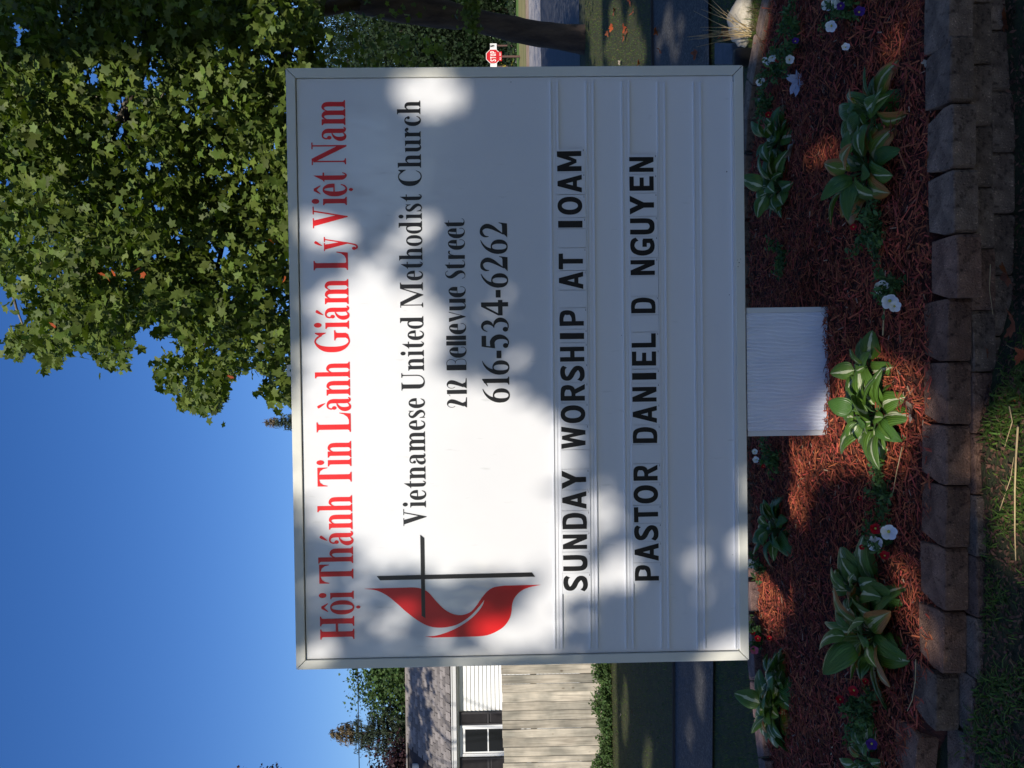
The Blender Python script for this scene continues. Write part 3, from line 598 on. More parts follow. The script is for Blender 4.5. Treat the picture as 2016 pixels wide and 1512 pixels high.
words(L1, GL, 67.2, .035, M['red'], 'red serif word')
bl = lambda y: 838.7 - (1035.7-y)*(11.9/839)
words([('Vietnamese',1035.7,783.6),('United',768.8,621.4),('Methodist',605,381.3),('Church',364.9,196.7)], GL, 44.8, .05, M['ink_soft'], 'black serif word')
bl = lambda y: 919.2 - (802.4-y)*(5.2/373)
words([('212',802.4,744.5),('Bellevue',728.6,563.4),('Street',548.5,428.5)], GZ, 39, .07, M['ink_soft'], 'black condensed word')
mb = MB(); bl = lambda y: 1003.2 - (792.6-y)*(5/355)
word(mb, '616-534-6262', GL, (bl(792.6), 792.6), (bl(436.5), 436.5), 53.5, gap=.075)
face(mb, 'printed_telephone_number', M['ink_soft'], 'black figures reading 616-534-6262')
cp = lambda cx, cy: on_sign(500+cx/3.36, 950+cy/3.36)
def smooth_poly(pts, n=6):
    out = []; N_ = len(pts)
    for i in range(N_):
        p0, p1, p2, p3 = [pts[(i+k-1) % N_] for k in range(4)]
        if len(p1) > 2 and p1[2] == 'c': p0 = p1
        if len(p2) > 2 and p2[2] == 'c': p3 = p2
        for k in range(n):
            t = k/n; out.append(tuple(.5*((2*p1[j])+(p2[j]-p0[j])*t+(2*p0[j]-5*p1[j]+4*p2[j]-p3[j])*t*t+(-p0[j]+3*p1[j]-3*p2[j]+p3[j])*t**3) for j in (0, 1)))
    return out
flame = smooth_poly([(725,706,'c'),(1040,698,'c'),(1095,703),(1150,728),(1205,790),(1262,845),(1320,875),(1372,881),(1430,862),(1470,820),(1505,768),(1545,722),(1590,696),(1660,686,'c'),(1900,680,'c'),(1820,697),(1765,722),(1725,765),(1708,810),(1703,860),(1690,905),(1655,955),(1600,992),(1540,1015),(1480,1022,'c'),(1180,1030,'c'),(1130,1022,'c'),(1200,1018),(1290,990),(1370,950),(1440,900),(1485,855),(1512,815),(1523,780,'c'),(1500,812),(1450,868),(1400,910),(1330,948),(1240,964),(1160,955),(1085,918),(1010,862),(940,800),(880,752),(810,718)])
mb = MB(); put_glyph(mb, [('p', [cp(a, b) for a, b in flame])], lambda a, b: (a, b), .0015, .00003)
face(mb, 'flame_emblem', M['red'], 'red twin flame emblem beside the cross')
mb = MB(); put_glyph(mb, [('p', [cp(a, b) for a, b in ((810,622),(1838,598),(1860,626),(832,650))]), ('p', [cp(a, b) for a, b in ((1098,348),(1125,370),(1133,902),(1108,885))])], lambda a, b: (a, b), .0022, .00004)
face(mb, 'cross_emblem', M['ink_soft'], 'thin black cross emblem overlapping the red flame')
# tracks for the movable letters
for px in (1099.5, 1169.5, 1240, 1310, 1381, 1450):
    if px < 1440: px -= 2.6
    pa, pb = on_sign(px+3.3, 1278), on_sign(px-5.5 if px < 1440 else px-4, 160)
    a = math.atan2(pb[1]-pa[1], pb[0]-pa[0]); hw = 8.0*K if px < 1440 else 5*K
    t = MB(); L_ = math.hypot(pb[0]-pa[0], pb[1]-pa[1])
    t.box(0, L_, -.0035, .0, -hw, hw); t.box(0, L_, -.0085, -.0033, -hw, -hw+.004); t.box(0, L_, -.0085, -.0033, hw-.004, hw); t.box(0, L_, -.0055, -.0033, -.0015, .0015)
    o = t.build('letter_track', M['track'], sign); o.location = (pa[0], PD-.0002, cz+pa[1]); o.rotation_euler = (0, -a, 0)
# movable letters: (char, start y, end y) in photo pixels
c6 = lambda c: 800+c/3.98; c5 = lambda c: 450+c/3.98; c4_ = lambda c: 100+c/3.98
ROW1 = [('S',c6(1448),c6(1325)),('U',c6(1288),c6(1165)),('N',c6(1117),c6(1003)),('D',c6(960),c6(833)),('A',c6(803),c6(665)),('Y',c6(645),c6(500)),(' ',c6(482),c6(348)),('W',c6(332),c6(158)),('O',c6(130),c5(1383)),('R',c5(1348),c5(1218)),('S',c5(1195),c5(1072)),('H',c5(1040),c5(925)),('I',c5(865),c5(818)),('P',c5(760),c5(637)),(' ',c5(605),c5(490)),('A',c5(473),c5(338)),('T',c5(318),c5(195)),(' ',c4_(1500),c4_(1405)),('I',c4_(1385),c4_(1332)),('O',c4_(1283),c4_(1142)),('A',c4_(1110),c4_(970)),('M',c4_(942),c4_(785))]
ROW2 = [('P',c6(1365),c6(1242)),('A',c6(1210),c6(1073)),('S',c6(1050),c6(928)),('T',c6(905),c6(787)),('O',c6(760),c6(617)),('R',c6(580),c6(457)),(' ',c6(440),c6(308)),('D',c6(287),c6(162)),('A',c6(130),c5(1388)),('N',c5(1355),c5(1240)),('I',c5(1182),c5(1130)),('E',c5(1073),c5(963)),('L',c5(930),c5(820)),(' ',c5(800),c5(690)),('D',c5(662),c5(540)),(' ',c5(520),c5(380)),('N',c5(362),c5(245)),('G',c5(210),c5(75)),('U',c4_(1437),c4_(1312)),('Y',c4_(1282),c4_(1133)),('E',c4_(1095),c4_(983)),('N',c4_(948),c4_(832))]
for row, (ba, ya), (bb, yb) in ((ROW1,(1157.3,1448/3.98+800),(1144.7,297)), (ROW2,(1297.7,1143),(1286.5,309))):
    base = lambda y: ba + (bb-ba)*(ya-y)/(ya-yb)
    for n, (ch, ys_, ye_) in enumerate(row):
        capx = 48.0; b0 = base((ys_+ye_)/2)
        lo = ys_ + ((row[n-1][2]-ys_)/2 - .8 if n else 5.0); hi = ye_ - ((ye_-row[n+1][1])/2 - .8 if n < len(row)-1 else 5.0)
        (ua, wa), (ub, wb) = on_sign(b0+6.5, lo), on_sign(b0-capx-2.0, hi)
        t = MB().box(0, ub-ua, -.0022, 0, 0, wb-wa)
        o = t.build('letter_tile', M['tile'], sign); o.location = (ua, PD-.0062+random.uniform(-.0003,.0003), cz+wa); o.rotation_euler = (0, R(random.uniform(-.35,.35)), 0)
        if ch != ' ':
            g = MB(); (gu, gw), (gu1, _) = on_sign(b0, ys_), on_sign(b0, ye_)
            put_glyph(g, GS[ch][1], lambda x, y: (gu-ua+(gu1-gu)*x, gw-wa+y*capx*K), .0032, .00004)
            put_glyph(g, [B_(0,0,1,1), B_(1.6,0,2.3,1)], lambda x, y: (ub-ua-.011+x*.003, .0035+y*.0028), .0024, .00004)
            l = link('letter', g.mesh('letter', M['ink']), o)
sp = MB()
for px, py, r_ in ((1432,337,1.4),(1437,580,.9),(1375,734,.9),(1224,660,.8),(1455,517,1.2),(1453,525,1.0),(1458,510,.8),(1452,512,.7),(1444,1093,.8),(590,1080,.8),(1006,160,1.0),(592,1069,.7),(1315,1140,.7)):
    u, w4 = on_sign(px, py); fr_front = px > 1446 or px < 600 and py > 1050
    hh = .0012 if px > 1446 else PD-.0014; hh = -.0008 if px > 1446 else hh
    e_ = ell(u, w4+cz, r_*K, r_*K*.8, 7); sp.add([(a, hh, b) for a, b in e_], [tuple(range(7))])
tag(sp.build('dirt_specks', M['seam'], sign), kind='stuff')
sc2 = MB()
for k in range(34):
    px, py = random.choice(((random.uniform(590,700), random.uniform(1160,1290)), (random.uniform(590,690), random.uniform(540,640)), (random.uniform(840,1010), random.uniform(160,420))))
    u, w4 = on_sign(px, py); a = random.uniform(.3,1.1); l_ = random.uniform(.004,.016); t_ = .0006
    sc2.add([(u, PD-.0009, w4+cz), (u+l_*math.cos(a), PD-.0009, w4+cz+l_*math.sin(a)), (u+l_*math.cos(a)-t_, PD-.0009, w4+cz+l_*math.sin(a)+t_), (u-t_, PD-.0009, w4+cz+t_)], [(0,1,2,3)])
tag(sc2.build('scuff_marks', mat('scuff', (.86,.87,.88), .9), sign), kind='stuff')
# lifting eye on the top rail, pole behind, combed post cover
(ua, wa), (ub, wb) = on_sign(575, 741), on_sign(562.5, 718)
eb = MB(); cx_, cw_ = (ua+ub)/2, wb-.012
ring_o = [(ua, wa-.01), (ub, wa-.01), (ub, wb), (ua, wb)]
n = 20; hole = ell(cx_, cw_-.004, .0055, .0055, n); outer = []
for a, b in hole:
    dx, dy = a-cx_, b-(cw_-.004); k = min((ub-ua)/2/abs(dx) if abs(dx) > 1e-6 else 9e9, (.016 if dy > 0 else .02)/abs(dy) if abs(dy) > 1e-6 else 9e9); outer.append((cx_+dx*k, cw_-.004+dy*k))
V = [(a, -.004, b) for a, b in outer+hole] + [(a, .004, b) for a, b in outer+hole]
F = []
for k in range(n):
    j = (k+1) % n; F += [(k, j, n+j, n+k), (2*n+j, 2*n+k, 3*n+k, 3*n+j), (j, k, 2*n+k, 2*n+j), (n+k, n+j, 3*n+j, 3*n+k)]
eb.add(V, F).build('lifting_eye', M['frame'], sign, loc=(0, .02, cz))
(pl, pt), (pr, pb) = on_sign(1473.5, 859.5), on_sign(1636, 603.5)
pt += cz; pb += cz - .03
tw = .0215
for a, b in ((pl, pl+tw), (pr-tw, pr)): MB().box(a, b, .010, .05, pb, pt-.001).build('corner_trim', M['post_trim'], sign, bevel=.002)
MB().box(pl+.004, pr-.004, .052, .46, pb, pt-.004).build('post_core', M['post'], sign)
nx, nz = 300, 44; V = []
for j in range(nz+1):
    z = pb + (pt-pb)*j/nz
    for i in range(nx+1):
        x = pl+tw+.0005 + (pr-pl-2*tw-.001)*i/nx
        q = x + .0045*math.sin(z*9+x*7) + .003*math.sin(z*23+x*31+1) + .002*math.sin(z*41-x*57)
        ph = (q/.0150 + .25*math.sin(x*19)) % 1.0
        prof = (1-ph)**.8 * .0075 if ph > .12 else (ph/.12)*.0075
        V.append((x, .0125 - prof*(.6+.4*math.sin(x*40+z*6)**2), z))
F = [(j*(nx+1)+i, j*(nx+1)+i+1, (j+1)*(nx+1)+i+1, (j+1)*(nx+1)+i) for j in range(nz) for i in range(nx)]
link('combed_front', np_mesh('combed_front', V, F, M['post'], smooth=True), sign)
MB().box(pl+.012, pr-.004, .03, .40, pt-.003, z0-.0005).build('steel_saddle', M['rust'], sign)

# ------------------------------------------------------------ house on the left, behind the fence
HY = 16.6; house = tag(empty('house', (-6.5, HY, 0)), 'white sided house with grey shingle roof and dark shutters behind the wooden fence', 'house')
def hp(px, py, y=HY): p = on_y(px, py, y); return p.x+6.5, p.z
hx0, hx1 = -8.0, 5.2
ez = hp(902, 1400)[1]                     # underside of the gutter
MB().box(hx0, hx1, .03, 5, 0, ez+.1).build('wall', M['siding'], house)
ex = .0785; k = 0; z = ez-.004
wl, wr = hp(950, 1488.5)[0], hp(950, 1426.5)[0]        # window with frame: left and right edges
s1l, s1r = hp(950, 1426)[0], hp(950, 1400.5)[0]        # shutter on the right of the window
s2r = hp(950, 1490)[0]; s2l = s2r-.27
zt = hp(902+3, 1450)[1]
while z > .1:
    lp = lambda a, b: MB().add([(a,.028,z),(b,.028,z),(b,.006,z-ex),(a,.006,z-ex),(a,.03,z-ex),(b,.03,z-ex)], [(3,2,1,0)[::-1] if False else (0,3,2,1),(3,4,5,2)])
    for a, b in ((s1r, s1r+1.22 if True else 0), (s1r+1.22, hx1), (hx0, s2l)):
        if b > a: lp(a, b).build('siding_board', M['siding'], house)
    z -= ex
# window
wb_, wt_ = zt-1.25, zt
fr_ = .055
win = MB(); win.box(wl, wr, -.02, .03, wt_-fr_, wt_); win.box(wl, wr, -.04, .03, wb_, wb_+fr_); win.box(wl, wl+fr_, -.02, .03, wb_+fr_+.0005, wt_-fr_-.0005); win.box(wr-fr_, wr, -.02, .03, wb_+fr_+.0005, wt_-fr_-.0005)
wo = win.build('window', M['trimw'], house, bevel=.004)
il, ir = wl+fr_+.002, wr-fr_-.002; it = wt_-fr_-.002; ib = wb_+fr_+.002; mid = hp(961, 1450)[1]
s = MB(); q = .03
s.box(il, ir, .0, .028, it-.05, it); s.box(il, il+q, .0, .028, ib, it-.0505); s.box(ir-q, ir, .0, .028, ib, it-.0505); s.box(il+q+.0005, ir-q-.0005, -.004, .026, mid-.012, mid+.012)
s.build('sash', M['trimw'], wo, bevel=.003)
MB().box(il+q, ir-q, .020, .024, mid+.0125, it-.05).build('pane', M['glass'], wo); MB().box(il+q, ir-q, .020, .024, ib, mid-.0125).build('pane', M['glass'], wo)
for a, b in ((s1l, s1r), (s2l, s2r)):
    s = MB(); f_ = .035; s.box(a, a+f_, -.035, .004, wb_, wt_); s.box(b-f_, b, -.035, .004, wb_, wt_); s.box(a+f_+.0004, b-f_-.0004, -.033, .004, wt_-.05, wt_-.001); s.box(a+f_+.0004, b-f_-.0004, -.033, .004, mid-.02, mid+.02)
    s.box(a+f_, b-f_, -.008, .003, wb_, wt_-.002)
    zz = wt_-.055
    while zz > wb_:
        if not (mid-.04 < zz < mid+.04): s.add([(a+f_,-.012,zz),(b-f_,-.012,zz),(b-f_,-.028,zz-.016),(a+f_,-.028,zz-.016),(a+f_,-.012,zz-.018),(b-f_,-.012,zz-.018)], [(0,3,2,1),(3,4,5,2)])
        zz -= .022
    s.build('shutter', M['shutter'], house)
# gutter, fascia, roof
g = MB(); gy = -.07
et = hp(889, 1400, HY-.12)[1]
g.box(hx0-.2, hx1+.2, gy-.1, gy, et-.095, et); g.box(hx0-.2, hx1+.2, gy-.115, gy-.10, et-.02, et+.004)
g.build('gutter', M['metalw'], house, bevel=.006)
MB().box(hx0-.2, hx1+.2, gy+.001, .028, et-.13, et-.10).build('soffit', M['trimw'], house)
MB().box(hx0-.2, hx1+.2, gy+.0012, gy+.02, et-.099, et-.01).build('fascia', M['trimw'], house)
rt = math.tan(R(30)); rs = 2.95; rtop = hp(801, 1400)[1]
# ridge where the line of sight to px 801 meets the slope
d = ray(801, 1420); y0r = HY+gy-.1; z0r = et+.01
t_ = (z0r - EYE - rt*y0r) / (d.z - rt*d.y); ry, rz_ = d.y*t_ - HY, EYE + d.z*t_
sl = math.hypot(ry-(gy-.1), rz_-z0r); a_r = math.atan2(rz_-z0r, ry-(gy-.1))
MB().add([(hx0-.3,gy-.1,z0r-.012),(hx1+.3,gy-.1,z0r-.012),(hx1+.3,ry,rz_-.012),(hx0-.3,ry,rz_-.012),(hx0-.3,2*ry-gy,z0r-.012),(hx1+.3,2*ry-gy,z0r-.012)], [(0,1,2,3),(3,2,5,4)]).build('roof', M['roof_gap'], house)
tabm = []
for v in range(5):
    q = MB(); wq = .168; hq = .165; j = random.uniform(-.004,.004)
    q.add([(0,-.001,0),(wq*.12,-.004,.0),(wq*.88,-.004,0),(wq,-.001,0),(wq,.0,hq),(0,0,hq),(wq*.5,-.0045,-.016)], [(0,1,5),(1,2,4,5),(2,3,4),(1,6,2)])
    q.add([(0,.009,0),(wq*.12,.009,0),(wq*.5,.009,-.016),(wq*.88,.009,0),(wq,.009,0)], [])
    tabm.append(q.mesh('shingle', M['shingle']))
ax = hp(850, 1512+14)[0]; bx = hp(850, 1296)[0]
ex_ = .118; rows = int(sl/ex_); tot = 0
for r_ in range(rows+1):
    u = r_*ex_
    if u+.1 > sl: break
    y = gy-.1 + math.cos(a_r)*u; z = z0r + math.sin(a_r)*u; k = 0; x = ax - (.085 if r_ % 2 else 0)
    while x < bx and tot < 300:
        o = link('shingle', random.choice(tabm), house, (x, y-.006-.006*random.random(), z+.008+.010*random.random()), (a_r-math.pi/2+R(5.0), 0, R(random.uniform(-.8,.8))))
        x += .180; tot += 1
MB().box(hx0-.3, hx1+.3, ry-.06, ry+.06, rz_-.01, rz_+.02).build('ridge_cap', M['shingle'], house)
vp = MB(); vx, vz = hp(817, 1508, HY+1.2); vp.tube([(vx,1.2,vz-.25),(vx,1.2,vz+.05)], [.05,.05], 10); vp.build('vent_pipe', M['metalw'], house)

# ------------------------------------------------------------ wooden fence
fy = 12.35; fence = tag(empty('wooden_fence', (-4.9, fy, 0)), 'weathered grey wooden board fence standing between the lawn and the white house', 'fence')
edges = [1560,1541,1522,1502,1490,1472,1453,1436,1419,1400,1383,1363,1347,1329,1311,1293,1274,1256,1238,1220]
tops = lambda y: 988 + (y-1310)*4/202.
for a, b in zip(edges, edges[1:]):
    pa, pb = on_y(tops((a+b)/2), a, fy), on_y(tops((a+b)/2), b, fy); wdt = pb.x-pa.x-.0055
    top = pa.z + random.uniform(-.012,.012); yy = random.uniform(-.008,.008)
    q = MB().box(-wdt/2, wdt/2, -.010, .010, 0, top); o = q.build('board', M['wood'], fence, bevel=.003, loc=((pa.x+pb.x)/2+4.9, yy, 0.0)); o.rotation_euler = (random.uniform(-.006,.006), random.uniform(-.004,.004), 0)
MB().box(-1.9, 2.7, .014, .055, .25, .34).build('rail', M['wood'], fence); MB().box(-1.9, 2.7, .014, .055, 1.05, 1.14).build('rail', M['wood'], fence)
for x in (-1.4, 1.0): MB().box(x-.045, x+.045, .057, .15, 0, 1.25).build('post', M['wood'], fence)

# ------------------------------------------------------------ leaf factories
def leaf_template(kind):
    if kind == 'maple':
        P = [(-90,.30),(-62,.52),(-45,.40),(-28,.70),(-16,.58),(-2,.52),(12,.66),(22,.84),(33,.98),(44,.84),(54,.66),(63,.60),(71,.76),(80,.84),(90,1.1),(100,.84),(109,.76),(117,.60),(126,.66),(136,.84),(147,.98),(158,.84),(168,.66),(182,.52),(196,.58),(208,.70),(225,.40),(242,.52)]
    elif kind == 'maple_lo': P = [(-90,.25),(-50,.5),(-22,.68),(5,.5),(32,.98),(62,.6),(90,1.1),(118,.6),(148,.98),(175,.5),(202,.68),(230,.5)]
    elif kind == 'oval': P = [(-90,.9),(-40,.42),(0,.38),(45,.45),(90,1.0),(135,.45),(180,.38),(220,.42)]
    elif kind == 'tri': P = [(-90,.6),(0,.5),(90,1.),(180,.5)]
    V = [(0,0,0)]; 
    for a, r in P:
        x, y = r*math.cos(R(a)), r*math.sin(R(a)); V.append((x*.55, y*.55, -.10*r*r + .10*abs(x)))
    n = len(P); return np.array(V), np.array([(0, i+1, (i+1)%n+1) for i in range(n)])
def rot_mats(normals, spin):
    n = normals/np.linalg.norm(normals, axis=1, keepdims=True)
    a = np.cross(n, np.array([0.13,0.27,1.0])); a /= np.linalg.norm(a, axis=1, keepdims=True)+1e-9; b = np.cross(n, a)
    c, s = np.cos(spin)[:,None], np.sin(spin)[:,None]
    x = a*c+b*s; y = -a*s+b*c
    return np.stack([x, y, n], axis=2)           # columns
def scatter(T, Fc, pos, Rm, size):
    V = np.einsum('nij,kj->nki', Rm, T) * size[:,None,None] + pos[:,None,:]
    k = len(T); F = (Fc[None,:,:] + (np.arange(len(pos))*k)[:,None,None]).reshape(-1, Fc.shape[1])
    return V.reshape(-1,3), F
def in_poly(x, y, poly):
    x = np.asarray(x); y = np.asarray(y); ins = np.zeros(x.shape, bool); n = len(poly); j = n-1
    for i in range(n):
        xi, yi = poly[i]; xj, yj = poly[j]
        c = ((yi > y) != (yj > y)) & (x < (xj-xi)*(y-yi)/(yj-yi+1e-12)+xi); ins ^= c; j = i
    return ins

# ------------------------------------------------------------ the shade: trees behind the viewer
SV = np.array(SUN); AV = np.array([math.cos(R(AZ)), -math.sin(R(AZ)), 0]); BV = np.cross(AV, SV) * 1.0
if BV[2] < 0: BV = -BV
def ab(p): p = np.array(p); return np.array([p @ AV, p @ BV])
spots = []          # openings in the canopy: (a, b, ra, rb)
def spot_sign(px, py, rx, ry):
    u, w_2 = on_sign(px, py); c = SC + SE*u; c = Vector((c.x, c.y, SC.z+w_2)); c0 = ab(c)
    du = ab(c+SE*ry*K)-c0; dw = ab(c+Vector((0,0,rx*K)))-c0
    spots.append((c0, du, dw))
def spot_ground(px, py, rx, ry, z=.22):
    rx *= 1.3 if z else 1.35; ry *= 1.2
    c = on_z(px, py, z); c0 = ab(c); du = ab(on_z(px, py-ry, z))-c0; dw = ab(on_z(px-rx, py, z))-c0; spots.append((c0, du, dw))
for s_ in [(760,900,240,195),(900,930,165,190),(950,1055,125,95),(705,665,105,70),(850,1095,80,80),(1060,905,62,120),(1128,1125,48,62),(1062,1222,62,42),(1225,1100,36,50),(590,880,42,190),(760,600,90,50),(845,650,70,60),(598,436,50,42),(655,452,60,34),(700,535,36,30),(775,462,45,24),(592,268,26,30),(808,160,58,46),(885,200,52,42),(704,183,24,24),(753,243,16,26),(857,406,20,22),(1350,255,30,34),(1335,800,28,34),(1462,885,22,60),(725,1206,30,26),(1180,985,30,50),(1340,1120,28,36),(640,960,60,90)]:
    spot_sign(*s_)
for s_ in [(1600,905,42,52),(1575,985,22,55),(1712,800,75,100),(1780,1130,28,50),(1790,1215,24,60),(1515,1180,34,60),(1735,1262,35,35),(1840,1275,34,55),(1490,1375,36,40),(1990,1010,60,160),(1625,305,30,30),(1465,55,36,52),(1480,1150,22,50),(1800,1010,18,26),(1905,900,22,60),(1760,30,22,30),(1745,90,26,26),(1500,1440,18,30),(1770,600,22,26),(1790,400,20,20)]: spot_ground(*s_)
for s_ in [(1480,45,16,60),(1318,45,9,34),(1344,47,7,26),(1300,86,7,24),(1327,84,6,26),(1336,112,8,22),(1225,100,26,48),(1212,35,10,40),(1245,30,8,24),(1383,1345,9,60),(1362,1440,7,36),(1230,1400,6,60),(1195,1480,5,60),(1275,1500,8,50),(1200,1340,5,40),(1400,95,6,20)]: spot_ground(*s_, z=0)
def open_mask(a, b, grow=1.0):
    o = np.zeros(len(a), bool)
    for c0, du, dw in spots:
        D = np.array([[du[0], dw[0]], [du[1], dw[1]]]); q = np.linalg.solve(D, np.stack([a-c0[0], b-c0[1]]))
        o |= (q[0]**2+q[1]**2) < grow
    return o
# the shaded patch of the world, seen from the sun
cover = []
def cov(points): cover.append([tuple(ab(p)) for p in points])
def hull(points):
    P = sorted(set(map(tuple, points))); 
    def half(P):
        h = []
        for p in P:
            while len(h) > 1 and (h[-1][0]-h[-2][0])*(p[1]-h[-2][1])-(h[-1][1]-h[-2][1])*(p[0]-h[-2][0]) <= 0: h.pop()
            h.append(p)
        return h[:-1]
    return half(P)+half(P[::-1])
near_pts = [ab((x, y, z)) for x, y, z in ((-3.2,.3,0),(3.4,.3,0),(-3.2,1.5,0),(3.2,1.5,0),(-1.25,3.5,2.5),(1.45,3.5,2.5),(2.2,4.2,.5),(-3.3,5,0),(-5.2,8,0),(-6.6,11.3,0),(-1.2,11.6,0),(5.2,9,0),(6.4,12,0),(3.0,12,0),(2.6,3.6,.3),(-6,9,0))]
H1 = hull([tuple(p) for p in near_pts]); H1 = [(x, y) for x, y in H1]
NL = 46000
aa = rng.uniform(min(p[0] for p in H1)-.2, max(p[0] for p in H1)+.2, NL*2); bb = rng.uniform(min(p[1] for p in H1)-.2, max(p[1] for p in H1)+.2, NL*2)
ok = in_poly(aa, bb, H1) & ~open_mask(aa, bb, 1.12)
aa, bb = aa[ok], bb[ok]
full = spots; spots = []
for s_ in [(620,1230,60,110),(760,1180,110,120),(920,1250,110,80),(1080,1120,110,190),(1240,1090,70,120),(1110,900,50,90),(1390,1120,50,110),(1020,740,60,90),(1000,620,50,60),(760,520,100,70),(830,480,50,90),(640,600,60,60)]: spot_sign(*s_)
thin = open_mask(aa, bb, 1.0); kk = ~thin | (rng.random(len(aa)) < .13); aa, bb = aa[kk], bb[kk]; spots = full
s0 = 7.6 + 3.2*rng.random(len(aa))
for it_ in range(8):
    pos = aa[:,None]*AV + bb[:,None]*BV + s0[:,None]*SV
    qx, qy, qz = to_px(pos); inv = (qz > 0) & (qx > -160) & (qx < 2180) & (qy > -160) & (qy < 1680)
    s0 = s0 + inv*(1.2+rng.random(len(aa)))
pos = aa[:,None]*AV + bb[:,None]*BV + s0[:,None]*SV; qx, qy, qz = to_px(pos); pos = pos[~((qz > 0) & (qx > -60) & (qx < 2080) & (qy > -60) & (qy < 1580))]
pos = pos[pos[:,2] > 3.2]
# unseen leaves added high overhead to darken the maple's right and upper part
H2 = hull([tuple(ab(on_y(a, b, d))) for a, b, d in ((-40,-80,8.5),(-40,-80,12.5),(-40,120,8.5),(-40,120,12.5),(560,-80,8.5),(560,-80,12.5),(560,100,8.5),(560,100,12.5),(900,-60,13),(900,120,13))])
a2 = rng.uniform(min(p[0] for p in H2), max(p[0] for p in H2), 9000); b2 = rng.uniform(min(p[1] for p in H2), max(p[1] for p in H2), 9000)
ok = in_poly(a2, b2, H2); a2, b2 = a2[ok], b2[ok]; s2 = rng.uniform(19, 24, len(a2))
pos2 = a2[:,None]*AV + b2[:,None]*BV + s2[:,None]*SV
pos = np.concatenate([pos, pos2])
# a low spray of leaves just behind the viewer, mirrored in the glossy face
lowc = np.array([(1.3,-.6,2.72),(1.0,-.5,2.62),(1.75,-.7,2.95),(.75,-.55,2.5),(2.1,-.6,3.05)])
low = (lowc[:,None,:] + rng.normal(size=(5,7,3))*np.array([.22,.15,.13])).reshape(-1,3); pos = np.concatenate([pos, low])
nl = rng.normal(size=(len(pos),3))*.75 + SV + np.array([0,0,.4])
T, Fc = leaf_template('maple_lo'); V, F = scatter(T, Fc, pos, rot_mats(nl, rng.uniform(0,6.28,len(pos))), rng.uniform(.15,.25,len(pos)))
shade = tag(empty('shade_tree', (-5.0, -9.0, 0)), 'big leafy tree behind the viewer that throws dappled shade over the sign', 'tree')
def limb(mb, p, q, r0, r1, n=7, wob=.25, seg=6):
    p, q = Vector(p), Vector(q); pts = []; L_ = (q-p).length
    for k in range(seg+1):
        t = k/seg; o = Vector((random.uniform(-1,1), random.uniform(-1,1), random.uniform(-1,1)))*wob*L_*.12*math.sin(math.pi*t)
        pts.append(p.lerp(q, t)+o+Vector((0,0,.08*L_*math.sin(math.pi*t))))
    mb.tube(pts, [r0+(r1-r0)*k/seg for k in range(seg+1)], n); return pts
sl_ = Vector(shade.location)
tb = MB(); limb(tb, (0,0,-.1), (.3,.4,4.2), .36, .26, 10, .1); tb.build('trunk', M['bark'], shade, True)
br = MB()
cen = pos.mean(axis=0)
for k in range(9):
    for tr_ in range(60):
        q = Vector(pos[rng.integers(len(pos))])-sl_
        A0 = ab(sl_+Vector((.3,.4,4.1))); A1 = ab(sl_+q); sA = [ab(SC+SE*u+Vector((0,0,w3))) for u in (-1.3,1.3) for w3 in (-1,1)]
        lo = np.min(sA,0)-.35; hi = np.max(sA,0)+.35
        if not any(np.all((A0+(A1-A0)*t > lo) & (A0+(A1-A0)*t < hi)) for t in np.linspace(0,1,40)): break
    else: continue
    pts = limb(br, (.3,.4,4.1), q*.96, .13, .025, 6, .4)
br.build('branches', M['bark'], shade, True)
tag(link('foliage', np_mesh('foliage', V-np.array(sl_), F, M['leaf_shade']), shade), kind='stuff')

def fill_tree(name, label, base, crown_c, crown_r, nclump, per, size, lm, bm_, kind='maple_lo', trunk_r=.25, group=None, flat=1.0, cl=.5, carve=None, cat='tree', seed=1, limbs=6):
    g = np.random.default_rng(seed); base = Vector(base); root = tag(empty(name, base), label, cat, group)
    c = np.array(crown_c); r = np.array(crown_r)
    q = g.normal(size=(nclump*2,3)); q /= np.linalg.norm(q,axis=1,keepdims=True); q *= g.uniform(.25,1.,(len(q),1))**.45
    C_ = c + q*r*(1+.12*g.normal(size=(len(q),1))); C_ = C_[C_[:,2] > .3][:nclump]
    P_ = (C_[:,None,:] + g.normal(size=(len(C_),per,3))*np.array([cl,cl,cl*.7])*g.uniform(.5,1.3,(len(C_),1,1))).reshape(-1,3)
    P_ = P_[P_[:,2] > .1]
    if carve is not None: P_ = P_[carve(P_)]
    nl = g.normal(size=P_.shape)*.8 + (P_-c)/r*.5 + np.array([0,0,.5])
    T, Fc = leaf_template(kind); V, F = scatter(T, Fc, P_, rot_mats(nl, g.uniform(0,6.28,len(P_))), g.uniform(.7,1.3,len(P_))*size)
    tag(link('foliage', np_mesh('foliage', V-np.array(base), F, lm), root), kind='stuff')
    if trunk_r:
        t = MB(); ct = Vector(c)-base; pts = limb(t, (0,0,-.1), (ct.x, ct.y, ct.z*.85), trunk_r, trunk_r*.4, 8, .1); t.build('trunk', bm_, root, True)
        b_ = MB()
        for k in range(limbs):
            e = C_[g.integers(len(C_))]; limb(b_, pts[2+k%4], Vector(e)-base, trunk_r*.3, trunk_r*.06, 5, .5)
        b_.build('branches', bm_, root, True)
    return root, P_
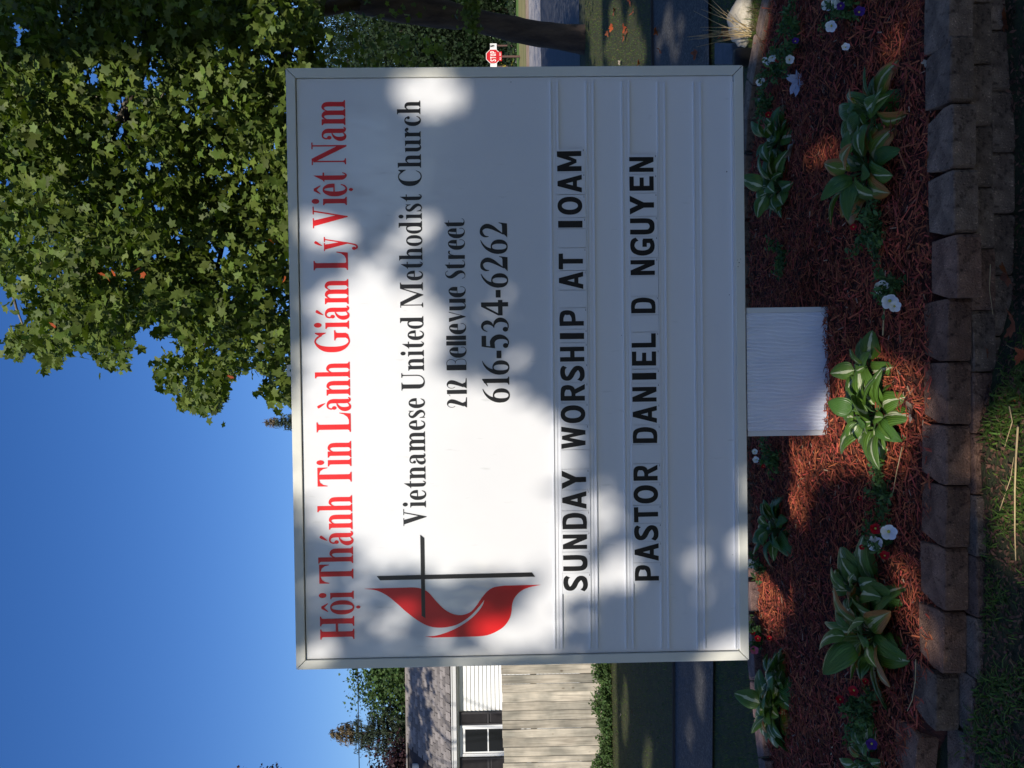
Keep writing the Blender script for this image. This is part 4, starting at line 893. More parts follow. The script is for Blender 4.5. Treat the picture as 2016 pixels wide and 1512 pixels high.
# dappled shade on the roof: a tree outside the left edge of the view
H3 = [(on_y(790,1310,HY+2.2)), (on_y(790,1520,HY+2.2)), (on_y(890,1310,HY)), (on_y(890,1520,HY))]
cc = np.array([list(on_y(rng.uniform(780,885), rng.uniform(1300,1540), HY+1.0)) for k_ in range(150)])
x_, y_, z_ = to_px(cc); cc = cc[(rng.random(len(cc)) < np.clip((900-x_)/95, .1, 1)*np.clip((y_-1290)/120, .35, 1))]
P3 = (cc[:,None,:] + rng.normal(size=(len(cc),9,3))*.10).reshape(-1,3) + SV*rng.uniform(8.5,11,(len(cc)*9,1))
lt = tag(empty('side_tree', (-9.0, 8.0, 0)), 'tree outside the left edge of the view whose twigs dapple the house roof', 'tree')
V, F = scatter(T, Fc, P3, rot_mats(rng.normal(size=P3.shape)*.6+SV, rng.uniform(0,6.28,len(P3))), rng.uniform(.16,.26,len(P3)))
tag(link('foliage', np_mesh('foliage', V-np.array(lt.location), F, M['leaf_shade']), lt), kind='stuff')
tb = MB(); ll = Vector(lt.location); limb(tb, (0,0,-.1), (.2,.1,6.5), .2, .1, 9, .1)
for k in range(7): limb(tb, (.2,.1,4.5+.3*k), Vector(P3[rng.integers(len(P3))])-ll, .03, .008, 5, .3)
tb.build('trunk', M['bark'], lt, True)
# trees far behind the viewer: seen only as reflections in the glossy face
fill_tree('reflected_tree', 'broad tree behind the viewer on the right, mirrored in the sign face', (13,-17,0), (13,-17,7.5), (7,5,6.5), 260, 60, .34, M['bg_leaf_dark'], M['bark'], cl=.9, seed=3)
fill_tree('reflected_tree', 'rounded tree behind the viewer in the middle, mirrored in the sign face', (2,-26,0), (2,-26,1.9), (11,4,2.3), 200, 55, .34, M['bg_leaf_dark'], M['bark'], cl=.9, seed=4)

# ------------------------------------------------------------ the great tree on the right
base = on_z(1150, 78, 0); GT = Vector((base.x, base.y, 0))
gt = tag(empty('maple_tree', GT), 'great broad leaved tree with dark leaning trunk, its crown hanging over the sign', 'tree')
def gp(px, py, y): p = on_y(px, py, y); return Vector(p)-GT
tb = MB(); ty = GT.y
pts = [gp(1165,76,ty), gp(1148,79,ty), gp(1100,72,ty), gp(1030,62,ty), gp(960,46,ty-.05), gp(900,32,ty-.1), gp(820,18,ty-.2), gp(720,2,ty-.4), gp(600,-30,ty-.6), gp(420,-60,ty-.8), gp(150,-100,ty-1.0)]
tb.tube(pts, [.30,.235,.215,.205,.205,.225,.26,.25,.22,.17,.10], 14); trunk = tb.build('trunk', M['bark'], gt, True)
sub = trunk.modifiers.new('s', 'SUBSURF'); sub.levels = 1; sub.render_levels = 2
tex = bpy.data.textures.new('barktex', 'CLOUDS'); tex.noise_scale = .12
dm = trunk.modifiers.new('d', 'DISPLACE'); dm.texture = tex; dm.strength = .05; dm.texture_coords = 'LOCAL'
def mk_branch(p, r0, r1, n=7):
    b = MB(); b.tube(p, [r0+(r1-r0)*(k/(len(p)-1))**.8 for k in range(len(p))], n); return b.build('branch', M['bark_pale'] if r0 < .07 else M['bark'], gt, True)
mk_branch([pts[7], gp(600,25,ty-1), gp(578,60,ty-1.6), gp(566,110,ty-2.0), gp(550,170,ty-2.4), gp(470,260,ty-3)], .14, .03)
mk_branch([pts[8], gp(440,60,ty-1.4), gp(300,70,ty-2), gp(270,160,ty-2.6), gp(250,240,ty-3), gp(258,330,ty-3.2), gp(200,450,ty-3.4)], .15, .022)
mk_branch([pts[9], gp(220,60,ty-1.5), gp(100,130,ty-2.2), gp(60,220,ty-2.8), gp(90,330,ty-3.2), gp(60,470,ty-3.4)], .11, .02)
mk_branch([gp(580,60,ty-1.6), gp(470,330,ty-2.6), gp(430,520,ty-3.0), gp(400,700,ty-3.1)], .07, .012)
mk_branch([gp(270,160,ty-2.6), gp(190,330,ty-2.8), gp(160,480,ty-3), gp(150,610,ty-3)], .06, .012)
mk_branch([gp(258,330,ty-3.2), gp(330,470,ty-3.2), gp(350,620,ty-3.3)], .05, .012)
for k in range(60):
    a = (random.uniform(0,560), random.uniform(0,560), ty-random.uniform(1.5,3.5)); b = (a[0]+random.uniform(-70,70), a[1]+random.uniform(60,170), a[2]-.4)
    mk_branch([gp(*a), gp((a[0]+b[0])/2+random.uniform(-15,15), (a[1]+b[1])/2, a[2]-.2), gp(*b)], random.uniform(.012,.03), .006, 5)
# leaves: fill the crown, kept clear of the open sky on its left side
sky_edge = [(-900,500),(0,545),(10,575),(45,590),(62,622),(34,640),(8,672),(12,705),(40,712),(60,690),(78,716),(86,735),(128,706),(148,680),(196,722),(238,735),(262,690),(262,650),(292,640),(310,622),(322,650),(352,670),(372,705),(322,700),(300,725),(306,752),(350,800),(420,818),(452,780),(446,752),(500,728),(540,738),(508,760),(512,785),(548,800),(580,800),(1200,800),(1200,4000),(-900,4000)]
NC = 2300
Cc = []
g = np.random.default_rng(11)
def sample_region(n, x0_, x1_, y0_, y1_, d0, d1):
    px = g.uniform(x0_, x1_, n); py = g.uniform(y0_, y1_, n); dd = g.uniform(d0, d1, n)
    A = np.array([list(on_y(a, b, d)) for a, b, d in zip(px, py, dd)]); return A
cl_a = sample_region(1500, -60, 620, -120, 820, 8.0, 12.8)
cl_b = sample_region(150, 520, 960, -260, 150, 10.5, 13.5)
q = g.normal(size=(900,3)); q /= np.linalg.norm(q,axis=1,keepdims=True); q *= g.random((900,1))**.4
cl_c = np.array([7.2, 12.5, 8.8]) + q*np.array([6.0,5.0,6.0]); cl_c = cl_c[cl_c[:,2] > 2.6]
def edge_keep(Pp, margin=0):
    x, y, z = to_px(Pp); ins = in_poly(x, y, sky_edge); ins2 = in_poly(x, y+margin, sky_edge); return ~(ins | ins2)
cl_a = cl_a[edge_keep(cl_a)]; cl_c = cl_c[edge_keep(cl_c, 60)]
def leaves_of(cl, per, sp):
    P_ = cl[:,None,:] + g.normal(size=(len(cl),per,3))*np.array([sp,sp,sp*.8])*g.uniform(.6,1.2,(len(cl),1,1)); return P_.reshape(-1,3)
La = leaves_of(cl_a, 38, .155); Lb = leaves_of(cl_b, 15, .3); Lc = leaves_of(cl_c, 16, .42)
# leaf posies at the tips along the edge
tips = [(22,680),(45,655),(90,700),(112,715),(100,655),(165,670),(205,690),(228,712),(245,690),(335,745),(330,770),(370,790),(420,800),(436,770),(330,690),(400,720),(410,770),(350,730),(525,770),(545,790),(560,770),(555,740),(20,590),(45,600),(300,655),(318,665),(385,670),(470,720),(520,720)]
Lt = []
for a, b in tips:
    c = np.array(on_y(a, b, g.uniform(8.6,10.2)))
    Lt.append(c + g.normal(size=(9,3))*np.array([.085,.12,.085]))
Lt = np.concatenate(Lt)
allL = np.concatenate([La, Lb, Lc]); allL = allL[edge_keep(allL, 0)]
# sky holes that show between the boughs
holes = [(40,65,22,22),(180,145,20,26),(237,215,26,30),(300,160,18,14),(240,262,14,14),(285,165,10,12),(297,325,22,12),(570,105,22,18),(540,22,16,12),(310,412,16,12),(175,355,14,14),(325,30+20,12,8),(525,120,12,14),(720,70-52,16,12),(640,85,12,8),(430,500,22,26),(110,545,16,10),(300,505,14,10),(165,476,8,8),(580,15,12,14),(415,290,10,10),(350,470,14,14),(10,360,16,10),(445,330,10,12)]
x, y, z = to_px(allL); keep = np.ones(len(allL), bool)
for hx, hy, rx, ry in holes:
    an = np.arctan2(y-hy, x-hx); wv_ = 1+.35*np.sin(an*3+hx)+.22*np.sin(an*7+hy)
    keep &= (((x-hx)/rx)**2+((y-hy)/ry)**2 > wv_**2*.9) | (g.random(len(x)) < .05)
# leave the trunk in view
tw_ = in_poly(x, y, [(1200,0),(1200,130),(900,130),(880,75),(760,60),(640,50),(640,-40),(930,-60)]) & (z < 13.2); keep &= ~tw_
allL = allL[keep]; allL = allL[(allL[:,2] > 1.9)]
allL = np.concatenate([allL, Lt])
nl = g.normal(size=allL.shape)*.72 + np.array([-.25,-.5,.65])*.8
sp_ = g.uniform(0,6.28,len(allL)); sz = g.uniform(.07,.15,len(allL)); Rm = rot_mats(nl, sp_)
x, y, z = to_px(allL)
vis = (x > -10) & (x < 575) & (y > 0) & (y < 830) & (z > 0)
sc_ = np.where(vis, z - (y > 380)*1.5 - (np.arange(len(allL)) >= len(allL)-len(Lt))*3, 99)
order = np.argsort(sc_); big = order[:298]; rest = order[298:]
T, Fc = leaf_template('maple'); T2, F2 = leaf_template('maple_lo')
V, F = scatter(T2, F2, allL[rest], Rm[rest], sz[rest])
tag(link('foliage', np_mesh('foliage', V-np.array(GT), F, M['leaf']), gt), kind='stuff')
lms = []
for k in range(5):
    Tk = T.copy(); Tk[:,2] += .06*np.sin(Tk[:,0]*9+k)*Tk[:,1]; lms.append(np_mesh('leaf', Tk, Fc, M['leaf']))
lmo = np_mesh('leaf', T, Fc, M['leaf_orange'])
for j, i in enumerate(big):
    mt = Matrix(Rm[i].tolist()).to_4x4(); mt = Matrix.Translation(Vector(allL[i])-GT) @ mt @ Matrix.Scale(sz[i]*1.08, 4)
    o = bpy.data.objects.new('leaf', lms[j % 5]); C.objects.link(o); o.parent = gt; o.matrix_local = mt
for a, b in ((203,541),(212,548),(224,538),(272,530),(105,640),(283,540),(456,742),(560,550),(535,476)):
    p = gp(a, b, 8.0); o = link('leaf', lmo, gt, p, (random.uniform(.6,2.2), random.uniform(-.8,.8), random.uniform(0,6)), (.085,)*3); o['label'] = 'orange turned leaf'
# ivy tuft on the trunk
iv = leaves_of(np.array([list(on_y(a, b, 13.0)) for a, b in ((925,25),(928,40),(935,55),(915,8),(930,20))]), 30, .09)
V, F = scatter(T2, F2, iv, rot_mats(g.normal(size=iv.shape)+np.array([-.3,-1,.3]), g.uniform(0,6.28,len(iv))), g.uniform(.06,.12,len(iv)))
tag(link('sprouting_leaves', np_mesh('sprouting_leaves', V-np.array(GT), F, M['leaf']), gt), kind='stuff')

# ------------------------------------------------------------ trees behind the house and far behind the road
p = on_y(730, 1345, 27); fill_tree('maple_tree', 'green leafy tree behind the house, left of the sign', (p.x+.5, 27, 0), (p.x+.5, 27, 3.7), (1.75,1.6,2.35), 480, 60, .11, M['bg_leaf'], M['bark'], cl=.27, seed=21)
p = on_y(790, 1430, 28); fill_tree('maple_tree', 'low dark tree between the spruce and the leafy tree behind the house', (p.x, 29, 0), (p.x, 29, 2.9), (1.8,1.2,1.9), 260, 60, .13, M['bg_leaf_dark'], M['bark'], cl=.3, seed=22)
p = on_y(720, 1508, 24); fill_tree('plum_tree', 'dark purple leaved tree behind the house at the photo edge', (p.x-.1, 24, 0), (p.x-.15, 24, 3.1), (.72,.8,2.1), 200, 70, .10, M['purple'], M['bark'], cl=.22, seed=23)
def spruce(label, px_top, py, Y, H_w, seed, brown=.12):
    g = np.random.default_rng(seed); top = on_y(px_top, py, Y); H = top.z; root = tag(empty('spruce_tree', (top.x, Y, 0)), label, 'tree')
    t = MB(); t.tube([(0,0,-.1),(0,0,H*.6),(0,0,H)], [.14,.07,.008], 6); t.build('trunk', M['bark'], root)
    Vs, Fs, Vb, Fb = [], [], [], []; z = H*.985; tier = 0; br_ = MB()
    Vn = []; Vt = []
    while z > H*.30:
        rad = H_w*((H-z)/H)**.8*1.25+.05; nb = 9+int(rad*6)
        for k in range(nb):
            a = g.uniform(0,6.28); L_ = rad*g.uniform(.7,1.1); tip = np.array([math.cos(a)*L_, math.sin(a)*L_, z+.10*L_-.02]); rt_ = np.array([0,0,z])
            br_.tube([tuple(rt_), tuple((rt_+tip)/2+np.array([0,0,-.03])), tuple(tip)], [.015,.01,.004], 4, cap=False)
            for j in range(int(6+L_*34)):
                t_ = g.uniform(.12,1.0); c = rt_*(1-t_)+tip*t_ + g.normal(size=3)*.03
                (Vt if z > H*(1-brown) else Vn).append((c, np.array([math.cos(a), math.sin(a), .35])+g.normal(size=3)*.8))
        z -= .11+.07*g.random()
    br_.build('branches', M['bark'], root)
    for nm, L_, m_ in (('needles', Vn, M['needle']), ('cone_tip', Vt, M['needle_tip'])):
        if not L_: continue
        P = np.array([l[0] for l in L_]); D = np.array([l[1] for l in L_]); T_ = np.array([(-.10,0,0),(.10,0,0),(0,1,0),(0,.0,.10)]); Fq = np.array([(0,1,2),(0,3,2),(1,3,2)])
        V, F = scatter(T_, Fq, P, rot_mats(np.cross(D, g.normal(size=D.shape)), g.uniform(-.6,.6,len(P))), g.uniform(.10,.17,len(P)))
        tag(link(nm, np_mesh(nm, V, F, m_), root), kind='stuff')
spruce('tall spruce with brown cone laden tip behind the house roof', 646, 1445, 26, 1.9, 5, .115)
spruce('distant spruce whose tip just rises above the top rail of the sign', 516, 832, 34, 1.5, 6, .05)
fill_tree('plum_tree', 'distant dark tree top poking into the sky at the photo edge', (on_y(430,1512,40).x-1.4, 40, 0), (on_y(450,1514,40).x-1.15, 40, on_y(435,1512,40).z-1.6), (1.1,.8,1.5), 60, 60, .16, M['purple'], M['bark'], cl=.25, seed=24, limbs=3)
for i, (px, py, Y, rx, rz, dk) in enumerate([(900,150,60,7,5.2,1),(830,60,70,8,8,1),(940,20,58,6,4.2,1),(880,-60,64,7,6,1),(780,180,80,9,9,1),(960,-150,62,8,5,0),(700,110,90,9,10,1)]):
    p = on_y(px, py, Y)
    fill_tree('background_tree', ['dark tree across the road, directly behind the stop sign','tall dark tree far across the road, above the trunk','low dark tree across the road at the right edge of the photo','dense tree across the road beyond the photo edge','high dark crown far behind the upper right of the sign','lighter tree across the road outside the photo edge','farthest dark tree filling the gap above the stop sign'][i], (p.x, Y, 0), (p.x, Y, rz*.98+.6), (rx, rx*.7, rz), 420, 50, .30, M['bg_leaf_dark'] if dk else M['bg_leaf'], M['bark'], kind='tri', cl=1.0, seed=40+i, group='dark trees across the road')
# overhead line
pa, pb = on_y(708, 1560, 24), on_y(703, 1250, 24)
cb = MB(); dxx = (pb-pa); cb.tube([pa-dxx*6+Vector((0,0,.0)), pa-dxx*2, pa, pb, pb+dxx*2, pb+dxx*8], [.012]*6, 6); o = cb.build('power_line', M['cable']); tag(o, 'thin black overhead cable crossing in front of the trees above the house roof', 'cable')
# clipped green climbers along the foot of the fence
g2 = np.random.default_rng(5)
cvs = []
for px in np.linspace(1512, 1290, 60):
    q = on_y(1172, px, 12.15); hgt = .07+.10*g2.random() + (.10 if px > 1490 or 1380 < px < 1410 or px < 1330 else 0)
    for k in range(7): cvs.append((q.x+g2.normal()*.03, 12.12+g2.normal()*.06, hgt*g2.random()+.03))
iv = leaves_of(np.array(cvs), 13, .035); iv = iv[iv[:,2] > .01]
V, F = scatter(*leaf_template('oval'), iv, rot_mats(g2.normal(size=iv.shape)*.8+np.array([0,-.6,.6]), g2.uniform(0,6.28,len(iv))), g2.uniform(.03,.06,len(iv)))
tag(link('fence_foot_weeds', np_mesh('fence_foot_weeds', V, F, M['bg_leaf'])), 'leafy weeds growing along the foot of the board fence', 'weeds', kind='stuff')

# ------------------------------------------------------------ stop sign and lettered board across the road
def sans_text(text, x0, z0, w, h, gap=.28):
    mb = MB(); n = len(text); uw = w/(n+gap*(n-1)); x = x0
    for c in text:
        ww = uw if c not in 'I' else uw*.4
        if c != ' ': put_glyph(mb, GS[c][1], lambda a, b: (x+a*ww, z0+b*h), 0, .0006)
        x += uw*(1+gap) if c != 'I' else ww+uw*gap
    return mb
SYD = 44.0; c = on_y(971, 111, SYD); b0 = on_z(1034, 110, 0)
ss = tag(empty('stop_sign', (c.x, SYD, 0)), 'red octagonal STOP sign on a brown post across the road', 'stop sign')
rr = .40
oct_ = [(rr*math.cos(R(22.5+45*k)), c.z+rr*math.sin(R(22.5+45*k))) for k in range(8)]; oin = [(a*.93, c.z+(b-c.z)*.93) for a, b in oct_]
MB().prism(oct_, -.004, .004).build('plate', M['white_sign'], ss); MB().prism(oin, -.007, -.0045).build('red_face', M['red_sign'], ss)
t = sans_text('STOP', -rr*.66, c.z-.14, rr*1.32, .29); o = t.build('lettering', M['white_sign'], ss); o.location.y = -.009
pz = on_y(984, 111, SYD).z
MB().box(-.24, .24, -.006, .004, pz-.10, pz+.06).build('lower_plate', M['red_sign'], ss); t = sans_text('ALL WAY', -.19, pz-.065, .38, .09); t.build('lettering', M['white_sign'], ss).location.y = -.008
MB().box(-.045, .045, .006, .08, 0, c.z+.25).build('post', M['brown_post'], ss)
lbd = tag(empty('lettered_board', (c.x, 52, 0)), 'white lettered board on two posts partly hidden behind the stop sign', 'sign')
zb0, zb1 = on_y(978, 111, 52).z, on_y(965, 111, 52).z; xl, xr_ = on_y(970, 134, 52).x-c.x, on_y(970, 86, 52).x-c.x
MB().box(xl, xr_, -.03, .03, zb0, zb1).build('panel', M['white_sign'], lbd)
for x in (xl+.1, xr_-.1): MB().box(x-.04, x+.04, .032, .11, 0, zb1).build('post', M['brown_post'], lbd)
for ch, px in (('R', 124), ('I', 97), ('N', 91)):
    q = on_y(971, px, 52); t = sans_text(ch, q.x-c.x-.07, zb0+.12, .14 if ch != 'I' else .12, .28); t.build('lettering', M['seam'], lbd).location.y = -.032
# yellow flowering bush; dark leaves drawn for the hedge's shadow strip
yb = on_z(1022, 95, 0); fill_tree('yellow_bush', 'small yellow bush glowing beside the trunk across the road', (yb.x, 50, 0), (yb.x, 50, .55), (.5,.4,.4), 20, 30, .14, mat('yellow_leaf', (.45,.36,.03), .7, island=.4), M['bark'], kind='tri', trunk_r=0, cl=.15, seed=60, cat='bush')
hd = g2.uniform(0, 1, (2600,3))*np.array([40,1.4,.55])+np.array([2,49.0,.02]); hd[:,2] *= .5+.5*np.sin(hd[:,0]*.9)**2
V, F = scatter(*leaf_template('tri'), hd, rot_mats(g2.normal(size=hd.shape), g2.uniform(0,6,len(hd))), g2.uniform(.2,.4,len(hd)))
tag(link('hedge_shadow_strip', np_mesh('hedge_shadow_strip', V, F, M['bg_leaf_dark'])), 'low dark hedge leaves standing in for the shadow strip between the verge and the far pavement', 'hedge', kind='stuff')

# ------------------------------------------------------------ mulch
def blades(n, pos, ang, tilt, L_, W_, bend, mats, name, midx=None, seg=2):
    """curved tapering strips; pos (n,3)"""
    d = np.stack([np.cos(ang)*np.cos(tilt), np.sin(ang)*np.cos(tilt), np.sin(tilt)], 1); s = np.stack([-np.sin(ang), np.cos(ang), np.zeros(n)], 1)
    V = []; 
    for k in range(seg+1):
        t = k/seg; c = pos + d*(L_*t)[:,None]; c = c.copy(); c[:,2] -= bend*t*t*L_
        w2 = W_*(1-.85*t**1.5)/2; V += [c-s*w2[:,None], c+s*w2[:,None]]
    V = np.stack(V, 1); m_ = 2*(seg+1)
    F = np.array([(2*k, 2*k+1, 2*k+3, 2*k+2) for k in range(seg)])
    Fa = (F[None] + (np.arange(n)*m_)[:,None,None]).reshape(-1,4)
    mi = None if midx is None else np.repeat(midx, seg)
    return np_mesh(name, V.reshape(-1,3), Fa, mats, midx=mi)
def chips(n, name, m, g, zoff, lmin, lmax, region=None):
    x = g.uniform(-2.5, 2.5, n); fr_ = np.array([bed_front(v) for v in x])-.01; bk = np.array([bed_back(v) for v in x])+.08
    y = fr_ + (bk-fr_)*g.random(n)
    z = np.array([bed_z(a, b) for a, b in zip(x, y)]) + zoff*g.random(n)
    L_ = g.uniform(lmin, lmax, n); W_ = g.uniform(.0022,.008,n); a = g.uniform(0,6.28,n); ti = g.normal(0,.28,n)
    d = np.stack([np.cos(a)*np.cos(ti), np.sin(a)*np.cos(ti), np.sin(ti)],1)*(L_/2)[:,None]
    s = np.stack([-np.sin(a), np.cos(a), g.normal(0,.5,n)],1); s /= np.linalg.norm(s,axis=1,keepdims=True); s *= (W_/2)[:,None]
    u = np.array([0,0,1])*(W_*.35)[:,None]; c = np.stack([x,y,z],1)
    V = np.stack([c-d-s*.5, c-d+s, c+d+s*.4, c+d-s, c-d*.6+u, c+d*.7+u],1)
    F = np.array([(0,1,4),(1,2,4),(2,5,4),(2,3,5),(3,0,5),(0,4,5)]); F = (F[None]+(np.arange(n)*6)[:,None,None]).reshape(-1,3)
    o = link(name, np_mesh(name, V.reshape(-1,3), F, m)); return tag(o, kind='stuff')
g = np.random.default_rng(31)
tag(chips(52000, 'bark_mulch', M['mulch'], g, .022, .015, .06), 'red shredded bark mulch covering the flower bed', 'mulch')
tag(chips(16000, 'dark_bark_mulch', M['mulch_dark'], g, .016, .015, .05), 'darker decayed shreds among the red bark mulch', 'mulch')
tag(chips(2600, 'coarse_bark_mulch', M['mulch'], g, .030, .06, .12), 'long coarse splinters lying on the red bark mulch', 'mulch')

M['chip_tan'] = mat('tan_chip', (.30,.20,.13), .9, island=.6)
tag(chips(1500, 'faded_bark', M['chip_tan'], g, .032, .008, .035), 'faded tan crumbs of old bark scattered over the red mulch', 'mulch')
# ------------------------------------------------------------ hostas
def hosta_leaf_mesh(L_, W_, arch_, fold, twist, m_, seed):
    g = np.random.default_rng(seed); nu, nv = 9, 12; V = []; ac = []; al = []
    for j in range(nv+1):
        t = j/nv; wdt = W_/2*(math.sin(math.pi*min(1, t**.66))**.62)*(1-.12*t) if t < 1 else 0
        cx = t*L_*(1-.18*arch_*t); cz = L_*arch_*(.55*t-.95*t*t)
        for i in range(nu):
            s = (i/(nu-1))*2-1; und = .010*math.sin(t*9+seed)*abs(s)+.004*math.sin(t*21+i)
            V.append((cx, s*wdt + twist*t*t*L_*.15, cz + fold*abs(s)**1.3*wdt*.9 - (abs(s)**3)*wdt*.45 + und)); ac.append(s); al.append(t)
    F = [(j*nu+i, j*nu+i+1, (j+1)*nu+i+1, (j+1)*nu+i) for j in range(nv) for i in range(nu-1)]
    return np_mesh('leaf', V, F, m_, smooth=True, attr={'across': ac, 'along': al})
HL = {}
for mk in ('hosta','hosta_green','hosta_yellow'):
    HL[mk] = [hosta_leaf_mesh(1, w1, a1, f1, t1, M[mk], 7*k+3) for k, (w1,a1,f1,t1) in enumerate([(.66,.55,.28,.3),(.58,.75,.35,-.5),(.70,.40,.22,.6),(.54,.95,.4,.1)])]
def hosta(px, py, n, size, label, seed, mix=(.75,.15,.10), zb=None, stretch=1.0):
    n = int(n*1.5); size *= 1.0
    g = random.Random(seed); p = on_z(px, py, .21); z = bed_z(p.x, p.y)
    root = tag(empty('hosta_plant', (p.x, p.y, z)), label, 'hosta', 'hostas planted in the red mulch bed')
    for k in range(n):
        inner = k/n; a = k*2.399+g.uniform(-.4,.4); el = R(8+70*inner**1.1+g.uniform(-8,8)); L_ = size*(1-.35*inner)*g.uniform(.6,1.3)
        pet = size*(.30+.25*inner)*g.uniform(.7,1.1); d = Vector((math.cos(a)*math.cos(el)*stretch, math.sin(a)*math.cos(el), math.sin(el))); b = d*pet
        r_ = g.random(); mk = 'hosta' if r_ < mix[0] else 'hosta_green' if r_ < mix[0]+mix[1] else 'hosta_yellow'
        b.z = max(b.z, .025)
        o = link('leaf', g.choice(HL[mk]), root, b, (g.uniform(-.8,.8), -el*.5+g.uniform(-.4,.5), a+g.uniform(-.2,.2)), (L_*.84, L_*.84*g.uniform(.85,1.15), L_*.84))
        if mk == 'hosta_yellow': o['label'] = 'yellowing brown edged leaf'
        s = MB(); s.tube([(0,0,0), tuple(b*.5+Vector((0,0,.012))), tuple(b)], [.0035,.0028,.0025], 5); s.build('stem', M['petunia_leaf'], root)
    return root
hosta(1733, 222, 14, .185, 'hosta with brown edged leaves at the right of the bed, nearest the photo corner', 101, (.55,.15,.30))
hosta(1722, 335, 17, .205, 'large dark hosta right of the post with curled yellow leaf', 102, (.45,.30,.25))
hosta(1722, 728, 11, .15, 'small hosta behind the bright clump in front of the sign post', 103, (.8,.2,0))
hosta(1742, 820, 26, .195, 'bright sunlit hosta clump in front of the sign post', 104, (.9,.1,0))
hosta(1720, 1165, 20, .195, 'dark hosta left of the post, rear half of the left clump', 105, (.75,.2,.05))
hosta(1735, 1250, 19, .225, 'hosta at the left of the bed with one big yellow green leaf', 106, (.5,.1,.4))
hosta(1722, 1500, 12, .14, 'hosta cut off by the photo edge at the left of the bed', 107, (.7,.1,.2))
hosta(1542, 1400, 30, .20, 'dense hosta hanging over the back edge of the bed at the left of the sign', 108, (.55,.35,.10))
hosta(1545, 1340, 16, .18, 'hosta beside the lower left corner of the sign', 109, (.7,.25,.05))
hosta(1535, 1040, 20, .18, 'shaded hosta under the sign, left of the post', 110, (.3,.7,0))
hosta(1540, 275, 18, .19, 'shaded hosta under the right part of the sign with pale dead leaf', 111, (.6,.4,0))
hosta(1542, 370, 20, .19, 'variegated hosta under the sign between the dead leaf and the post', 112, (.75,.25,0))

# ------------------------------------------------------------ petunias
def petal_mesh(m_):
    q = MB(); n = 30; r_ = .5; ring = []
    for k in range(n):
        t = 2*math.pi*k/n; rr_ = r_*(.86+.14*abs(math.cos(2.5*t))**.6); ring.append((rr_*math.cos(t), rr_*math.sin(t), .06*math.sin(5*t+.5)+.02))
    mid_ = [(.13*math.cos(2*math.pi*k/n), .13*math.sin(2*math.pi*k/n), -.10) for k in range(n)]; low = [(.05*math.cos(2*math.pi*k/n), .05*math.sin(2*math.pi*k/n), -.6) for k in range(n)]
    V = ring+mid_+low; F = []
    for k in range(n): j = (k+1)%n; F += [(k, j, n+j, n+k), (n+k, n+j, 2*n+j, 2*n+k)]
    q.add(V, F, 0); q.add([(.10*math.cos(2*math.pi*k/8), .10*math.sin(2*math.pi*k/8), -.14) for k in range(8)], [tuple(range(8))], 1)
    return q.mesh('flower', [m_, M['throat']], True)
PM = {k: petal_mesh(M['petal_'+k]) for k in ('white','red','pink','purple')}
def petunia(px, py, spread, label, flowers, seed, nf=260, hgt=.10):
    g = np.random.default_rng(seed); p = on_z(px, py, .22); z = bed_z(p.x, p.y); root = tag(empty('petunia_plant', (p.x, p.y, z)), label, 'petunia', 'petunias dotted through the flower bed')
    st = MB(); P_ = []
    for k in range(12):
        a = g.uniform(0,6.28); L_ = spread*g.uniform(.4,1.05); e = Vector((math.cos(a)*L_, math.sin(a)*L_*.8, hgt*g.uniform(.15,1))); m_ = e*.5+Vector((0,0,hgt*.35))
        st.tube([(0,0,0), tuple(m_), tuple(e)], [.0025,.002,.0012], 4)
        for j in range(nf//7):
            t = g.random(); c = (m_*(2*t) if t < .5 else m_+(e-m_)*(2*t-1)); P_.append(tuple(c+Vector(tuple(g.normal(size=3)*.010))))
    st.build('stems', M['petunia_leaf'], root)
    P_ = np.array(P_); V, F = scatter(*leaf_template('oval'), P_, rot_mats(g.normal(size=P_.shape)+np.array([0,-.2,.8]), g.uniform(0,6.28,len(P_))), g.uniform(.013,.032,len(P_)))
    tag(link('foliage', np_mesh('foliage', V, F, M['petunia_leaf']), root), kind='stuff')
    for colr, fx, fy_, dia in flowers:
        if colr == 'red': dia *= .72
        q = on_z(fx, fy_, z+hgt*.8); d = Vector(q)-root.location; tilt = Vector((CAM.x-q.x, CAM.y-q.y, (CAM.z-q.z)*1.1)).normalized()+Vector((random.uniform(-.5,.5), random.uniform(-.5,.5), random.uniform(-.3,.3)))
        o = link('flower', PM[colr], root, d); o.rotation_mode = 'QUATERNION'; o.rotation_quaternion = tilt.to_track_quat('Z', 'Y'); o.scale = (dia,)*3; o['label'] = colr+' flower'
W_, Rd, Pu, Pk = 'white', 'red', 'purple', 'pink'
petunia(1680, 20, .20, 'spreading petunia with white and purple flowers at the far right of the bed', [(W_,1628,10,.045),(W_,1648,4,.045),(W_,1636,52,.045),(W_,1652,8,.04),(Pu,1692,22,.04),(Pu,1655,12,.03)], 201, 420)
petunia(1585, 70, .20, 'leafy petunia along the back stones at the right of the bed', [(W_,1665,92,.03),(Pu,1566,80,.03)], 202, 380)
petunia(1540, 140, .16, 'petunia with white and red flowers by the lower right corner of the sign', [(W_,1509,120,.045),(W_,1521,115,.04),(W_,1555,117,.04),(Rd,1531,118,.035),(W_,1497,161,.045)], 203, 300)
petunia(1520, 205, .12, 'sparse petunia with one red flower behind the bed under the sign', [(Rd,1513,226,.045)], 204, 160)
petunia(1738, 455, .15, 'straggly petunia with two small red flowers right of the sign post', [(Rd,1680,447,.035),(Rd,1676,384,.03)], 205, 340)
petunia(1768, 560, .085, 'small petunia with two white flowers in front of the post', [(W_,1736,566,.05),(W_,1752,594,.055),(W_,1762,603,.04)], 206, 240)
petunia(1745, 970, .13, 'low petunia without flowers left of the sunlit hosta', [(Rd,1692,981,.025)], 207, 220, .06)
